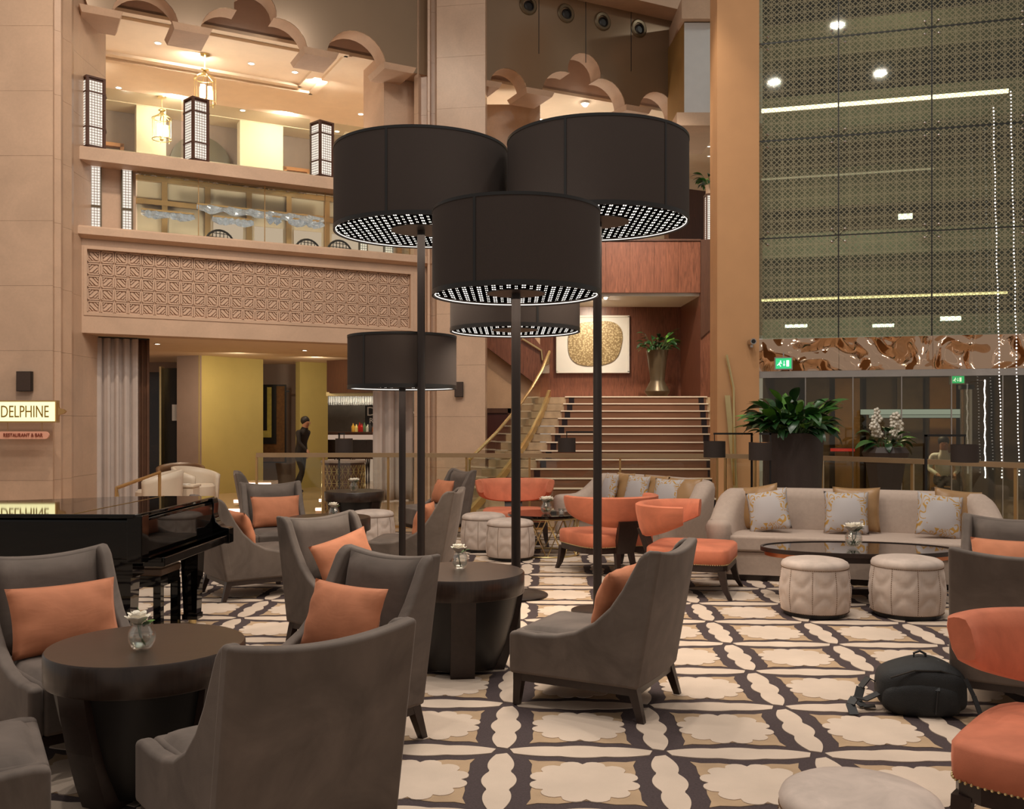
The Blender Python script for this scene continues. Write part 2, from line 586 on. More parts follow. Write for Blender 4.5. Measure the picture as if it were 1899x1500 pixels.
# middle pillar with fluting
d2 = 17.5
plan = [(X(768, 17.8), 17.8), (X(776, 17.7), 17.7), (X(780, 17.75), 17.85), (X(790, 17.7), 17.85), (X(793, 17.6), 17.62), (X(797, 17.6), 17.62), (X(799, 17.7), 17.75), (X(806, 17.7), 17.75), (X(810, 17.5), 17.5), (X(900, 17.35), 17.35), (X(900, 17.35), 18.6), (X(768, 17.8), 18.8)]
p2 = struct(empty('pillar_2'), 'tall fluted limestone pillar behind the drum floor lamps')
for a, b in zip(zz[:-1], zz[1:]):
    MB().prism(plan, a + .0015, b - .0015).build('stone_course', m_stone, p2)
# right pillar, plain plaster
p3 = struct(MB().prism([(X(1330, 15.8), 15.8), (X(1408, 15.8), 15.8), (X(1408, 15.8), 16.6), (X(1330, 15.8) + .05, 16.6)], 0, 11.2).build('pillar_3', mat('tan_plaster', rgb(198, 148, 102), .7, amp=.04, ns=2)), 'plain tan pillar between the staircase and the glass wall')

# gallery fascia
fa = struct(empty('wall_back'), 'stone gallery front with a carved star lattice panel')
sL, sR = WL.s(150), WL.s(769)
zb, zt = 3.33, 4.34
WL.mb().box(-.3, 5.95, 0, .4, 3.0, zb - .05).build('lower_band', m_stone_matte, fa)
WL.mb().box(-.3, 5.95, 0, .4, zt + .05, 4.56).build('upper_band', m_stone_matte, fa)
WL.mb().box(-.3, sL + .04, 0, .4, zb - .05, zt + .05).build('end_stile', m_stone_matte, fa)
WL.mb().box(sR - .03, 5.95, 0, .4, zb - .05, zt + .05).build('end_stile', m_stone_matte, fa)
WL.mb().box(sL, sR, .10, .3, zb - .05, zt + .05).build('panel_backing', m_carved, fa)
fr = WL.mb()
a0, a1 = sL + .04, sR - .03
fr.box(a0, a1, -.012, .09, zt, zt + .05).box(a0, a1, -.012, .09, zb - .05, zb).box(a0, a0 + .05, -.012, .09, zb, zt).box(a1 - .05, a1, -.012, .09, zb, zt)
fr.build('panel_moulding', m_stone_matte, fa)
def carved_tile(mirror):
    m = MB()
    c = .1
    h = .028
    def bar(x0, y0, x1, y1, w):
        d = Vector((x1 - x0, y1 - y0)); n = Vector((-d.y, d.x)).normalized() * w
        d.normalize(); e = d * w
        q = [(x0, y0), (x0 + e.x + n.x, y0 + e.y + n.y), (x1 - e.x + n.x, y1 - e.y + n.y), (x1, y1), (x1 - e.x - n.x, y1 - e.y - n.y), (x0 + e.x - n.x, y0 + e.y - n.y)]
        k = -1 if mirror else 1
        m.prism([(p[0] * k, p[1]) for p in q], -h, 0, 'y')
    g = .012
    for sx in (-1, 1):
        bar(sx * (c - .016), -c + .018, sx * (c - .016), c - .018, .010)
        bar(-c + .018, sx * (c - .016), c - .018, sx * (c - .016), .010)
    bar(-.058, .058, .058, -.058, .020)
    bar(-.062, .006, -.006, -.062, .010); bar(.006, .062, .062, -.006, .010)
    bar(-.070, -.040, -.040, -.070, .008); bar(.040, .070, .070, .040, .008)
    return m.mesh('carved_tile', m_carved)
tiles = [carved_tile(False), carved_tile(True)]
nx = int((a1 - a0 - .1) / .2)
k = (a1 - a0 - .1) / nx / .2
for j in range(5):
    for i in range(nx):
        p = WL.w(a0 + .05 + (i + .5) * .2 * k, .10, zb + (j + .5) * (zt - zb) / 5)
        inst('carved_tile', tiles[(i + j) % 2], fa, p, (0, 0, WL.ang()), (k, 1, (zt - zb) / 1.0))
# ledges
struct(WL.mb().prism([(-.14, 4.55), (-.14, 4.66), (-.10, 4.69), (.42, 4.69), (.42, 4.55), (-.02, 4.55), (-.02, 4.50), (-.08, 4.53)], -.35, 6.0, 'x').build('trim_1', m_stone_matte), 'stone coping along the top of the carved gallery front')
struct(WL.mb().prism([(-.08, 5.74), (-.08, 5.93), (-.04, 5.96), (.42, 5.96), (.42, 5.74)], -.35, 6.0, 'x').build('trim_2', m_stone_matte), 'upper stone slab edge below the lantern posts')
# ground floor room behind the gallery
struct(WL.mb().prism([(-6, .4), (5.9, .4), (5.9 + .413 * 12.6, 13), (-6, 13)], 3.0, 3.12).build('ceiling_1', m_ceiling), 'cream ceiling of the restaurant under the gallery')
# level one room
struct(WL.mb().box(-3, 8.2, 2.25, 5, 6.55, 6.58).build('ceiling_2', m_ceiling), 'cream ceiling behind the mirrored gallery glass')
l1 = struct(empty('wall_gallery'), 'gold framed mirrored wall at the back of the gallery')
WL.mb().box(-3, 8.2, 3.9, 4.0, 4.2, 6.55).build('back_panel', m_cream, l1)
tb = 3.88
def ghat(name, px0, py0, px1, py1, t, th, m, par):
    a, b = WL.s(px0, t), WL.s(px1, t)
    return WL.mb().box(min(a, b), max(a, b), t - th, t, WL.z(px0, max(py0, py1), t), WL.z(px0, min(py0, py1), t)).build(name, m, par)
zr = [5.36, 6.02, 6.49]
for q in zr:
    WL.mb().box(-2, 8.1, tb - .1, tb, q - .05, q + .05).build('gold_rail', m_gold, l1)
for q in range(11):
    a = -1.6 + q * .85
    WL.mb().box(a - .055, a + .055, tb - .09, tb, 4.2, 6.55).build('gold_post', m_gold, l1)
for q in (5, 6, 7, 8, 9):
    a = -1.6 + q * .85
    WL.mb().box(a + .12, a + .73, tb - .045, tb - .03, 5.42, 5.74).build('lit_panel', m_glow_backbar, l1)
# carved black inset on that ceiling
ins = WL.mb().box(1.2, 4.6, 2.5, 3.7, 6.52, 6.549)
ins.build('black_inset', m_black, l1)
lat = WL.mb()
for q in range(34):
    a = .95 + q * .11
    lat.tube([(a + .25, 2.52, 6.512), (a + .25 + .3 * math.sin(q * 1.7), 3.05, 6.512), (a + .25 + .12 * math.cos(q * 2.3), 3.68, 6.512)], .014, 4)
lat.build('inset_tracery', m_taupe, l1)
# arcade wall above the gallery: lobed arches between small capitals
def arch_path(s0, s1, zs, lobed):
    w_ = s1 - s0
    pts = []
    def arc(cx, cz, r, d0, d1, n=10):
        for i in range(n + 1):
            a = math.radians(d0 + (d1 - d0) * i / n)
            pts.append((cx + r * math.cos(a), cz + r * math.sin(a)))
    if lobed:
        r = .27 * w_
        arc(s0 + r, zs + .02, r, 180, 78, 9)
        arc(s0 + .5 * w_, zs + .31 * w_, .20 * w_, 188, -8, 12)
        arc(s1 - r, zs + .02, r, 102, 0, 9)
    else:
        arc(s0 + w_ / 2, zs, w_ / 2, 180, 0, 14)
    return pts
def arcade(fr, sa, sb, caps, lobed, zs, ztop, name, label, ths=.42):
    path = [(sa, zs)]
    for i in range(len(caps) - 1):
        path += arch_path(caps[i] + .17, caps[i + 1] - .17, zs, lobed[i])
    path += [(sb, zs)]
    poly = path + [(sb, ztop), (sa, ztop)]
    o = struct(empty(name), label)
    fr.mb().prism(poly, .012, ths, 'y').build('arch_stone', m_stone_matte, o, angle=30)
    fr.mb().prism(poly, -.006, .012, 'y').build('mirror_cladding', m_taupe_glass, o)
    for c in caps:
        m = fr.mb()
        m.hexa([(c - .28, -.22, zs - .10), (c + .28, -.22, zs - .10), (c + .28, .55, zs - .10), (c - .28, .55, zs - .10)], [(c - .32, -.27, zs), (c + .32, -.27, zs), (c + .32, .6, zs), (c - .32, .6, zs)])
        m.build('capital', m_stone_matte, o)
    return o
capL = [WL.s(-60), WL.s(185), WL.s(352), WL.s(588), WL.s(732)]
arcade(WL, -1.9, 6.1, capL, [True, False, True, False], 8.12, 10.8, 'wall_arcade', 'lobed stone arches over the upper gallery')
arcR = arcade(WC, -.1, WC.s(1262), [WC.s(893), WC.s(991), WC.s(1172), WC.s(1266)], [False, True, False], 8.14, 10.2, 'wall_arcade_stairs', 'lobed stone arches above the staircase')
for (x_, y_) in ((979, 10), (1049, 25), (1117, 40), (1184, 53)):
    c = WC.w(WC.s(x_), 0, WC.z(x_, y_))
    o = empty('air_nozzle', c, WC.ang())
    rot = Matrix.Rotation(pi / 2, 4, 'X')
    MB(rot).lathe([(.19, -.006), (.195, .02), (.17, .04), (.12, .035), (.115, .0)], 28, cap0=False, cap1=False).build('outer_ring', m_pot_bronze, o, angle=40)
    MB(Matrix.Translation((.02, 0, -.02)) @ rot).lathe([(.115, .0), (.11, .03), (.08, .05), (.07, .02)], 24).build('jet_cone', m_black, o, angle=40)
    tag(o, {979: 'round bronze air nozzle nearest the fluted pillar', 1049: 'second round bronze air nozzle from the fluted pillar', 1117: 'third round bronze air nozzle from the fluted pillar', 1184: 'round bronze air nozzle nearest the pale grey panel'}[x_], 'air nozzle', 'air nozzles above the arches')
struct(WC.mb().box(-.2, WC.s(1275), -.55, .5, 10.2, 11.0).build('trim_3', m_stone_matte), 'tan stone beam across the top of the stair arcade')
for q in (999, 1086, 1170):
    a = WC.s(q)
    WC.mb().box(a - .006, a + .006, -.012, .0, 8.95, 10.2).build('cladding_joint', m_black, arcR)
for q in (430, 640, 690):
    a = WL.s(q)
# level two room behind the arcades
c2 = struct(WL.mb().prism([(-6, 1.0), (6.6, 1.0), (9.3, 7.2), (-6, 7.2)], 8.615, 8.74).build('ceiling_3', m_ceiling), 'cream coffered ceiling of the upper gallery')
m_bulk = mat('mauve_plaster', rgb(214, 184, 164), .8, amp=.03)
def up(px, py, z=8.62):
    d = (z - CH) * F / (HZ - py)
    return Vector((X(px, d), d, z))
cr = up(578, 171)
loc = WL.xf.inverted() @ cr
for k_, off in ((0, 0), (1, .32)):
    m = WL.mb()
    a, t1 = loc.x - off, loc.y - off
    m.box(-3, a, t1 - .07, t1 + .07, 8.56, 8.62).box(a - .07, a + .07, .9 + off, t1, 8.56, 8.62).box(-3, a, .9 + off - .07, .9 + off + .07, 8.56, 8.62)
    m.build('coffer_moulding', m_ceiling, c2)
struct(WL.mb().box(-6, 6.6, 1.0, 1.2, 8.68, 10.6).build('trim_4', m_bulk), 'mauve bulkhead behind the lobed arches')
wb = struct(empty('wall_upper'), 'back wall of the upper gallery with cream piers')
t0 = 6.3
def wseg(name, p0, p1, tt, m, z0=6.0, z1=8.62, th=.3):
    return WL.mb().box(WL.s(p0, tt), WL.s(p1, tt), tt, tt + th, z0, z1).build(name, m, wb)
wseg('rear_wall', 60, 740, t0 + .35, m_taupe)
wseg('cream_pier', 253, 308, t0 - .4, m_cream)
wseg('cream_pier', 445, 525, t0 - .4, m_cream)
wseg('cream_lintel', 60, 740, t0 - .42, m_cream, WL.z(360, 206, t0 - .4), 8.60)
# dark round-headed niche between the piers
nx0, nx1 = WL.s(318, t0), WL.s(432, t0)
cx, r = (nx0 + nx1) / 2, (nx1 - nx0) / 2
poly = [(nx0, 6.0)] + [(cx + r * math.cos(math.radians(a)), WL.z(375, 300, t0) + r * .95 * math.sin(math.radians(a))) for a in range(180, -1, -12)] + [(nx1, 6.0)]
WL.mb().prism(poly, t0 + .2, t0 + .34, 'y').build('arched_niche', mat('dark_olive_niche', rgb(88, 76, 56), .35, amp=.1), wb)
for (p0, p1, q0, q1) in ((176, 232, 255, 300), (530, 580, 304, 345)):
    a, b = WL.s(p0, t0), WL.s(p1, t0)
    zl, zh = WL.z(p0, q1, t0), WL.z(p0, q0, t0)
    fr_ = WL.mb().box(a, b, t0 + .2, t0 + .34, zh - .08, zh).box(a, a + .08, t0 + .2, t0 + .34, zl, zh).box(b - .08, b, t0 + .2, t0 + .34, zl, zh)
    fr_.build('timber_doorcase', mat('honey_timber', rgb(196, 132, 78), .5, amp=.1), wb)
struct(WL.mb().box(WL.s(712, .45), 6.3, .45, 1.6, 5.96, 8.62).build('wall_return', m_stone_matte), 'warm stone return wall beside the fluted pillar')
# ceiling and back wall behind the stair arcade
struct(WC.mb().box(-1.2, 14, 1.0, 8, 8.62, 8.74).build('ceiling_4', m_ceiling), 'cream ceiling above the stair gallery')
struct(WC.mb().box(-1.2, 7.5, 1.0, 1.2, 8.68, 10.6).build('trim_8', m_bulk), 'mauve bulkhead behind the lobed stair arches')
struct(WC.mb().box(-1.2, 14, 5.6, 5.8, 4.2, 8.62).build('wall_stair_gallery', m_cream), 'cream back wall of the stair gallery')
struct(WC.mb().box(WC.s(1240, 3.4), WC.s(1332, 3.4), 3.4, 3.6, 5.2, WC.z(1290, 352, 3.4)).build('wall_dado', m_wood_dark), 'low brown timber screen on the stair gallery')
# end block at the right of the arcade
eb = struct(empty('wall_end_block'), 'pale grey panel block beside the tan pillar')
dE = 18.9
MB().box(X(1269, dE), X(1332, dE), dE, dE + 1.6, Z(212, dE), Z(42, dE)).build('grey_panel', m_grey_panel, eb)
MB().prism([(X(1238, 20.3), 20.3), (X(1269, dE), dE + .01), (X(1269, dE) + .1, dE + 1.2), (X(1238, 20.3) + .2, 20.6)], Z(212, dE), Z(40, dE)).build('olive_return', mat('olive_plaster', rgb(150, 112, 58), .6, amp=.05), eb)
MB().box(X(1258, dE) - .05, X(1336, dE), dE - .12, dE + 1.9, Z(236, dE), Z(212, dE)).build('lower_beam', m_stone_matte, eb)
MB().box(X(1262, dE), X(1340, dE), dE - .14, dE + 1.7, Z(40, dE), Z(2, dE)).build('upper_beam', m_stone_matte, eb)

# stair landing walls and balcony
dl, db = 19.6, 21.6
struct(MB().box(-1.0, 4.3, db, db + .2, 1.5, 4.3).build('wall_landing', m_wood_red), 'red timber panelled wall behind the stair landing')
struct(MB().prism([(X(1262, db), db), (X(1299, dl), dl + .02), (X(1299, dl) + .25, dl + .02), (X(1262, db) + .3, db)], 1.5, 4.26).build('wall_landing_side', m_wood_red), 'timber side wall of the stair landing')
bal = struct(empty('wall_balcony'), 'rosewood balcony front above the staircase')
xs = [.95 + .5 * k for k in range(7)]
xs[-1] = X(1299, dl)
for a, b in zip(xs[:-1], xs[1:]):
    MB().box(a + .002, b - .002, dl, dl + .12, 4.26, 5.33).build('veneer_panel', m_wood_red, bal)
MB().prism([(X(1299, dl) + .003, 4.26 - .95), (X(1299, dl) + .003, 5.36), (X(1330, dl), 5.36), (X(1330, dl), 3.62), (X(1318, dl), 3.5)], dl - .02, dl + .1, 'y').build('veneer_panel', m_wood_dark, bal)
MB().box(.95, X(1299, dl), dl - .03, dl + .16, 5.33, 5.37).build('capping', m_wood_dark, bal)
MB().box(X(1300, dl), X(1323, dl), dl + .06, dl + .2, 2.1, 3.75).build('lower_panel', mat('gloss_veneer', rgb(168, 120, 98), .15, amp=.1, ns=6, stretch=(8, 8, .4)), bal)
MB().box(X(1323, dl), X(1333, dl), dl - .02, dl + .2, 2.1, 3.75).build('edge_post', m_wood_dark, bal)
struct(MB().box(.95, 4.2, dl + .1, db, 4.2, 4.26).build('ceiling_5', m_white), 'white soffit under the timber balcony')
struct(MB().box(X(893, 19.2), X(1000, 20.6), 20.0, 20.2, 0, 8.3).build('wall_stair_side', stone_mat('veined_limestone', rgb(198, 160, 126), .35)), 'veined stone wall beside the lower stairs')
struct(MB().prism([(X(900, 19.8), Z(600, 19.8)), (X(972, 19.8), Z(602, 19.8)), (X(1011, 19.8), Z(652, 19.8)), (X(1012, 19.8), Z(690, 19.8)), (X(998, 19.8), Z(716, 19.8)), (X(900, 19.8), Z(642, 19.8))], 19.75, 19.95, 'y').build('wall_upper_flight', m_wood_red), 'raked timber side of the upper stair flight')
struct(MB().tube([P(968, 628, 19.7), P(1004, 650, 19.7), P(1006, 668, 19.7)], .022, 6).build('trim_5', m_brass), 'short brass handrail of the upper stair flight')
d1_ = struct(empty('door_1', (X(924, 19.9), 19.9, 0)), 'dark red timber door beside the stairs')
MB().box(-.27, .27, .0, .09, 0, Z(757, 19.9)).build('door_leaf', mat('oxblood_timber', rgb(74, 34, 28), .4, amp=.1), d1_)
MB().box(-.27, .27, -.03, .0, Z(757, 19.9) - .1, Z(757, 19.9)).box(.2, .27, -.03, 0, 0, Z(757, 19.9)).build('door_frame', m_wood_dark, d1_)

# staircase
st = struct(empty('stairs'), 'wide carpeted staircase with stone ends')
m_carpet = mat('stair_carpet', rgb(128, 88, 64), .95, amp=.14, ns=2, stretch=(1, 12, 12))
m_nose = mat('pale_nosing', rgb(245, 225, 200), .5, amp=0)
m_stripe = mat('stair_carpet_border', rgb(36, 24, 26), .95, amp=.1)
m_onyx = mat('onyx_tread', rgb(186, 158, 126), .3, amp=.2, ns=5)
NS = 14
def sl(k):      # left edge of step k
    q = 1 - k / NS
    return .80 - .75 * q - .75 * q * q
for k in range(1, NS + 1):
    z1 = .15 * k
    y0 = 19.6 - .32 * (NS - k)
    xl, xr = sl(k), 4.45 - .045 * (NS - k)
    y1 = db if k == NS else 20.2
    sp = empty('stair_step', (0, 0, 0)); sp.parent = st
    MB().box(xl - .55, xr + .3, y0, y1 if k == NS else y0 + .34, z1 - .15, z1 - .012).build('stone_riser', m_onyx, sp)
    cl, crr = xl + .32, xr - .42
    MB().box(cl, crr, y0 - .012, y0 + .34, z1 - .15, z1).build('carpet', m_carpet, sp)
    MB().box(cl - .02, crr + .02, y0 - .03, y0 + .02, z1 - .018, z1 + .006).build('nosing', m_nose, sp)
    for a in (cl + .06, crr - .16):
        MB().box(a, a + .11, y0 - .016, y0 + .35, z1 - .148, z1 - .016).build('border_stripe', m_stripe, sp)
# brass balustrades with glass
def balustrade(name, label, pts, h):
    o = empty(name); tag(o, label, 'balustrade')
    MB().tube([(p[0], p[1], p[2] + h) for p in pts], .03, 8).build('handrail', m_brass, o, angle=40)
    m = MB()
    for a, b in zip(pts[:-1], pts[1:]):
        m.hexa([(a[0] - .03, a[1], a[2] - .02), (b[0] - .03, b[1], b[2] - .02), (b[0] + .03, b[1], b[2] - .02), (a[0] + .03, a[1], a[2] - .02)],
               [(a[0] - .03, a[1], a[2] + .12), (b[0] - .03, b[1], b[2] + .12), (b[0] + .03, b[1], b[2] + .12), (a[0] + .03, a[1], a[2] + .12)])
    m.build('base_rail', m_brass, o)
    for a, b in zip(pts[:-1], pts[1:]):
        MB().hexa([(a[0] - .006, a[1], a[2] + .1), (b[0] - .006, b[1], b[2] + .1), (b[0] + .006, b[1], b[2] + .1), (a[0] + .006, a[1], a[2] + .1)],
                  [(a[0] - .006, a[1], a[2] + h), (b[0] - .006, b[1], b[2] + h), (b[0] + .006, b[1], b[2] + h), (a[0] + .006, a[1], a[2] + h)]).build('glass_panel', m_glass, o)
    MB().tube([pts[0], (pts[0][0], pts[0][1], pts[0][2] + h)], .02, 6).build('end_post', m_brass, o)
    return o
pl = [(sl(k) - .02, 19.6 - .32 * (NS - k) + .1, .15 * k + .02) for k in (0.2, 3, 6, 8.5, 11, 14)]
balustrade('stair_balustrade', 'brass and glass balustrade running down beside the fluted pillar', pl, .92)
pr = [(4.42 - .045 * (NS - k), 19.6 - .32 * (NS - k) + .1, .15 * k + .02) for k in (0.2, 5, 9, 14)]
pr = [(X(1366, 15.5), 15.5, .02), (X(1358, 16.9), 16.9, .75), (X(1352, 18.2), 18.2, 1.4), (X(1346, 19.5), 19.5, 2.1)]
pr = [(3.66, 15.3, .02), (3.7, 15.62, .1)]
o = empty('stair_handrail'); tag(o, 'slim brass handrail and plate against the tan pillar', 'handrail')
MB().tube([P(1347, 658, 15.72), P(1360, 720, 15.7), P(1362, 800, 15.68), P(1364, 900, 15.66)], .025, 8).build('handrail', m_brass, o, angle=40)
MB().hexa([P(1363, 935, 15.7), P(1371, 935, 15.7), P(1371, 935, 15.76), P(1363, 935, 15.76)], [P(1344, 733, 15.7), P(1354, 733, 15.7), P(1354, 733, 15.76), P(1344, 733, 15.76)]).build('base_plate', m_brass, o)

# ------------------------------------------------------------------ glass wall, mirror band, doors and what stands behind them
gw = struct(empty('window_1'), 'tall wall of square panes printed with a star lattice')
sA, sB = WG.s(1555), WG.s(1728)
pw = sB - sA
cols = [sA - pw, sA, sB, sB + pw, sB + 2 * pw]
rows = [2.98, 4.68, 6.33, 7.98, 9.63, 11.0]
pane_cache = {}
for i in range(4):
    for j in range(5):
        w_, h_ = cols[i + 1] - cols[i] - .02, rows[j + 1] - rows[j] - .02
        key = (round(w_, 3), round(h_, 3))
        m = MB().box(-w_ / 2, w_ / 2, -.006, .006, -h_ / 2, h_ / 2)
        if key not in pane_cache:
            pane_cache[key] = m.mesh('pane', m_frit)
        inst('pane', pane_cache[key], gw, WG.w((cols[i] + cols[i + 1]) / 2, 0, (rows[j] + rows[j + 1]) / 2), (0, 0, WG.ang()))
for i in range(1, 4):
    WG.mb().box(cols[i] - .011, cols[i] + .011, -.004, .02, 2.98, 11).build('joint_seal', m_black, gw)
for j in range(1, 5):
    WG.mb().box(cols[0], cols[4], -.004, .02, rows[j] - .011, rows[j] + .011).build('joint_seal', m_black, gw)
sp = MB()
for sx in (-1, 1):
    for sz in (-1, 1):
        sp.tube([(0, .12, 0), (sx * .10, .05, sz * .10)], .012, 6)
        sp.lathe([(.028, -.01), (.028, .01)], 10, (0, 0, 0)) if False else None
        sp.sphere((sx * .105, .0, sz * .105), .026, 8, 6)
spm = sp.mesh('spider_fitting', m_steel, angle=40)
for i in range(1, 4):
    for j in range(1, 5):
        inst('spider_fitting', spm, gw, WG.w(cols[i], 0, rows[j]), (0, 0, WG.ang()))
for j in range(1, 5):
    inst('spider_fitting', spm, gw, WG.w(WG.s(1412), 0, rows[j]), (0, 0, WG.ang()))
# rippled mirror band and header
band = struct(empty('trim_6'), 'rippled rose gold mirror band above the entrance doors')
for a, b in zip([-.4, sA, sB, sB + pw], [sA, sB, sB + pw, sB + 2 * pw]):
    WG.mb().box(a + .003, b - .003, -.10, .0, 2.43, 2.97).build('mirror_sheet', m_mirror, band)
WG.mb().box(-.3, cols[4], -.08, .05, 2.32, 2.43).build('door_header', m_steel, band)
# door panes below
dr = struct(empty('window_2'), 'clear glass entrance screen below the mirror band')
q = [-.3, .75, 1.5, 2.25, 3.0, 3.75, 4.6, 5.6]
for a, b in zip(q[:-1], q[1:]):
    WG.mb().box(a + .008, b - .008, -.006, .006, .02, 2.32).build('pane', m_glass_door, dr)
    WG.mb().box(a - .008, a + .008, -.02, .02, 0, 2.32).build('mullion', m_steel, dr)

# the porch outside
po = struct(empty('exterior'), 'dim porch and facing facade beyond the glass wall')
m_fac = mat('facade_olive', rgb(104, 97, 80), .7, amp=.2, ns=.6)
m_fac2 = mat('facade_grey_green', rgb(136, 134, 118), .7, amp=.15, ns=.8)
m_fac3 = mat('facade_brown', rgb(84, 66, 46), .7, amp=.2, ns=.8)
WG.mb().box(.05, 9, 5.0, 5.2, 0, 12).build('facing_wall', m_fac3, po)
for (z0, z1, m, t) in ((3.0, 3.75, m_fac2, 4.2), (4.3, 5.0, m_fac, 4.4), (5.0, 5.5, m_fac2, 4.0), (6.1, 6.9, m_fac, 4.3), (7.6, 8.3, m_fac2, 3.8), (9.0, 9.7, m_fac, 3.6), (10.2, 11.5, m_fac3, 3.2)):
    WG.mb().box(.05, 8, t, 5.0, z0, z1).build('floor_band', m, po)
WG.mb().box(.05, 8, .5, 5.0, 11.5, 11.7).build('canopy_light_block', m_fac3, po)  # unseen slab, added to close the porch off from world light
WG.mb().box(.05, 9, .6, 5, 2.62, 2.75).build('porch_soffit', m_fac2, po)
for k in range(9):
    a = .3 + k * .62
    WG.mb().box(a, a + .5, 4.7 - .1 * (k % 2), 4.75, 0, 2.5).build('timber_slat_panel', [m_fac3, mat('porch_brown', rgb(96, 76, 48), .6, amp=.2), mat('porch_amber', rgb(150, 108, 52), .6, amp=.1)][k % 3], po)
def strip(name, x0, y0, x1, y1, t, th, m, label, grp):
    a, b = WG.s(x0, t), WG.s(x1, t)
    z = WG.z(x0, y0, t)
    o = empty(name, WG.w((a + b) / 2, t, z), WG.ang())
    MB().box((a - b) / 2, (b - a) / 2, -.02, .02, -th, th).build('diffuser', m, o)
    MB().box((a - b) / 2 - .01, (b - a) / 2 + .01, .02, .05, -th - .01, th + .01).build('housing', m_black, o)
    tag(o, label, 'light strip', grp)
    return o
strip('light_strip', 1412, 206, 1870, 166, 2.6, .035, m_glow_led, 'longest bright light strip behind the upper glass panes', 'light strips beyond the glass')
strip('light_strip', 1412, 557, 1868, 547, 2.6, .022, m_glow_led_y, 'yellowish light strip just above the mirror band', 'light strips beyond the glass')
strip('light_strip', 1412, 333, 1732, 314, 2.9, .012, glow('faint_led', (1, .92, .75, 1), .9), 'thin faint light strip at the middle of the glass wall', 'light strips beyond the glass')
strip('tube_light', 1456, 605, 1497, 601, 3.2, .03, m_glow_white, 'greenish white tube light nearest the tan pillar', 'tube lights beyond the glass')
strip('tube_light', 1618, 604, 1658, 601, 3.2, .03, m_glow_white, 'greenish white tube light above the middle of the doors', 'tube lights beyond the glass')
strip('tube_light', 1744, 591, 1782, 587, 3.2, .04, m_glow_white, 'brightest greenish tube light by the reflected bead strands', 'tube lights beyond the glass')
strip('tube_light', 1666, 402, 1692, 399, 3.2, .05, m_glow_white, 'short tube light halfway up the glass wall', 'tube lights beyond the glass')
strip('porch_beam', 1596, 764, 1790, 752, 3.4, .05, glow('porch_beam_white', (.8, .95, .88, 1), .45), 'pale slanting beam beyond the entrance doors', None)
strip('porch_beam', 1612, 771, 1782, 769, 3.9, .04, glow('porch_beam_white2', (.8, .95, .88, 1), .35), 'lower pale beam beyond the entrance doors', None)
strip('tail_light', 1540, 834, 1585, 836, 3.9, .03, glow('red_tail', (1, .08, .06, 1), .5), 'red light bar of a car beyond the doors', None)
area('porch_fill', WG.w(2.5, 2.2, 11.2), 120, .5, (.92, .92, .80), WG.w(2.5, 4.5, 5))  # unseen fill added so the facade bands show through the glass
area('porch_fill', WG.w(1.6, 1.8, 6.2), 50, .4, (.90, .95, .84), WG.w(2.0, 4.6, 5.2))
area('porch_fill', WG.w(2.0, 1.8, 3.2), 24, .4, (.88, .98, .90), WG.w(2.2, 4.6, 3.6))
area('porch_fill', WG.w(2.5, 2.2, 2.58), 45, .4, (1, .86, .62), WG.w(2.5, 2.6, 0))  # added fill for the lower porch behind the doors
# steel column outside the doors
c = WG.w(WG.s(1792, 1.6), 1.6, 0)
o = empty('steel_post', c)
MB().cyl((0, 0), .10, 0, WG.z(1792, 722, 1.6), 24).build('shaft', m_steel, o, angle=40)
MB().cyl((0, 0), .13, WG.z(1792, 722, 1.6), WG.z(1792, 714, 1.6), 24).build('top_cap', m_black, o, angle=40)
tag(o, 'satin steel post standing outside the entrance doors', 'post')
# exit signs
def exit_sign(cx, cy, w_, h_, t, label):
    z = WG.z(cx, cy, t)
    o = empty('exit_sign', WG.w(WG.s(cx, t), t, z), WG.ang())
    k = WG.d(cx, t) / F
    w_, h_ = w_ * k, h_ * k
    MB().box(-w_ / 2 - .02, w_ / 2 + .02, -.02, .03, -h_ / 2 - .02, h_ / 2 + .02).build('case', m_steel, o)
    MB().box(-w_ / 2, w_ / 2, -.03, -.02, -h_ / 2, h_ / 2).build('green_face', m_exit, o)
    y = -.034
    a = MB()   # running figure, arrow, doorway
    s = h_
    a.prism([(-.36 * s - .0, .22 * s), (-.28 * s, .30 * s), (-.20 * s, .22 * s), (-.28 * s, .14 * s)], y, -.03, 'y')
    a.prism([(-.42 * s, .10 * s), (-.22 * s, .12 * s), (-.12 * s, -.02 * s), (-.20 * s, -.02 * s), (-.27 * s, .04 * s), (-.34 * s, -.10 * s), (-.22 * s, -.30 * s), (-.30 * s, -.30 * s), (-.42 * s, -.12 * s), (-.58 * s, -.22 * s), (-.62 * s, -.16 * s), (-.46 * s, -.04 * s)], y, -.03, 'y')
    a.build('running_figure', m_exit_white, o)
    MB().prism([(.02 * s, .25 * s), (.08 * s, .25 * s), (.08 * s, -.1 * s), (.16 * s, -.1 * s), (.05 * s, -.28 * s), (-.06 * s, -.1 * s), (.02 * s, -.1 * s)], y, -.03, 'y').build('down_arrow', m_exit_white, o)
    MB().box(.26 * s, .52 * s, y, -.03, -.3 * s, .3 * s).build('door_symbol', m_exit_white, o)
    MB().box(-.01, .01, 0, .01, h_ / 2 + .02, h_ / 2 + .1).build('hanger', m_steel, o)
    tag(o, label, 'exit sign')
exit_sign(1453, 674, 28, 19, -.2, 'green running figure exit sign on the mirror band')
exit_sign(1775, 704, 23, 13, .9, 'smaller green exit sign beyond the door glass')
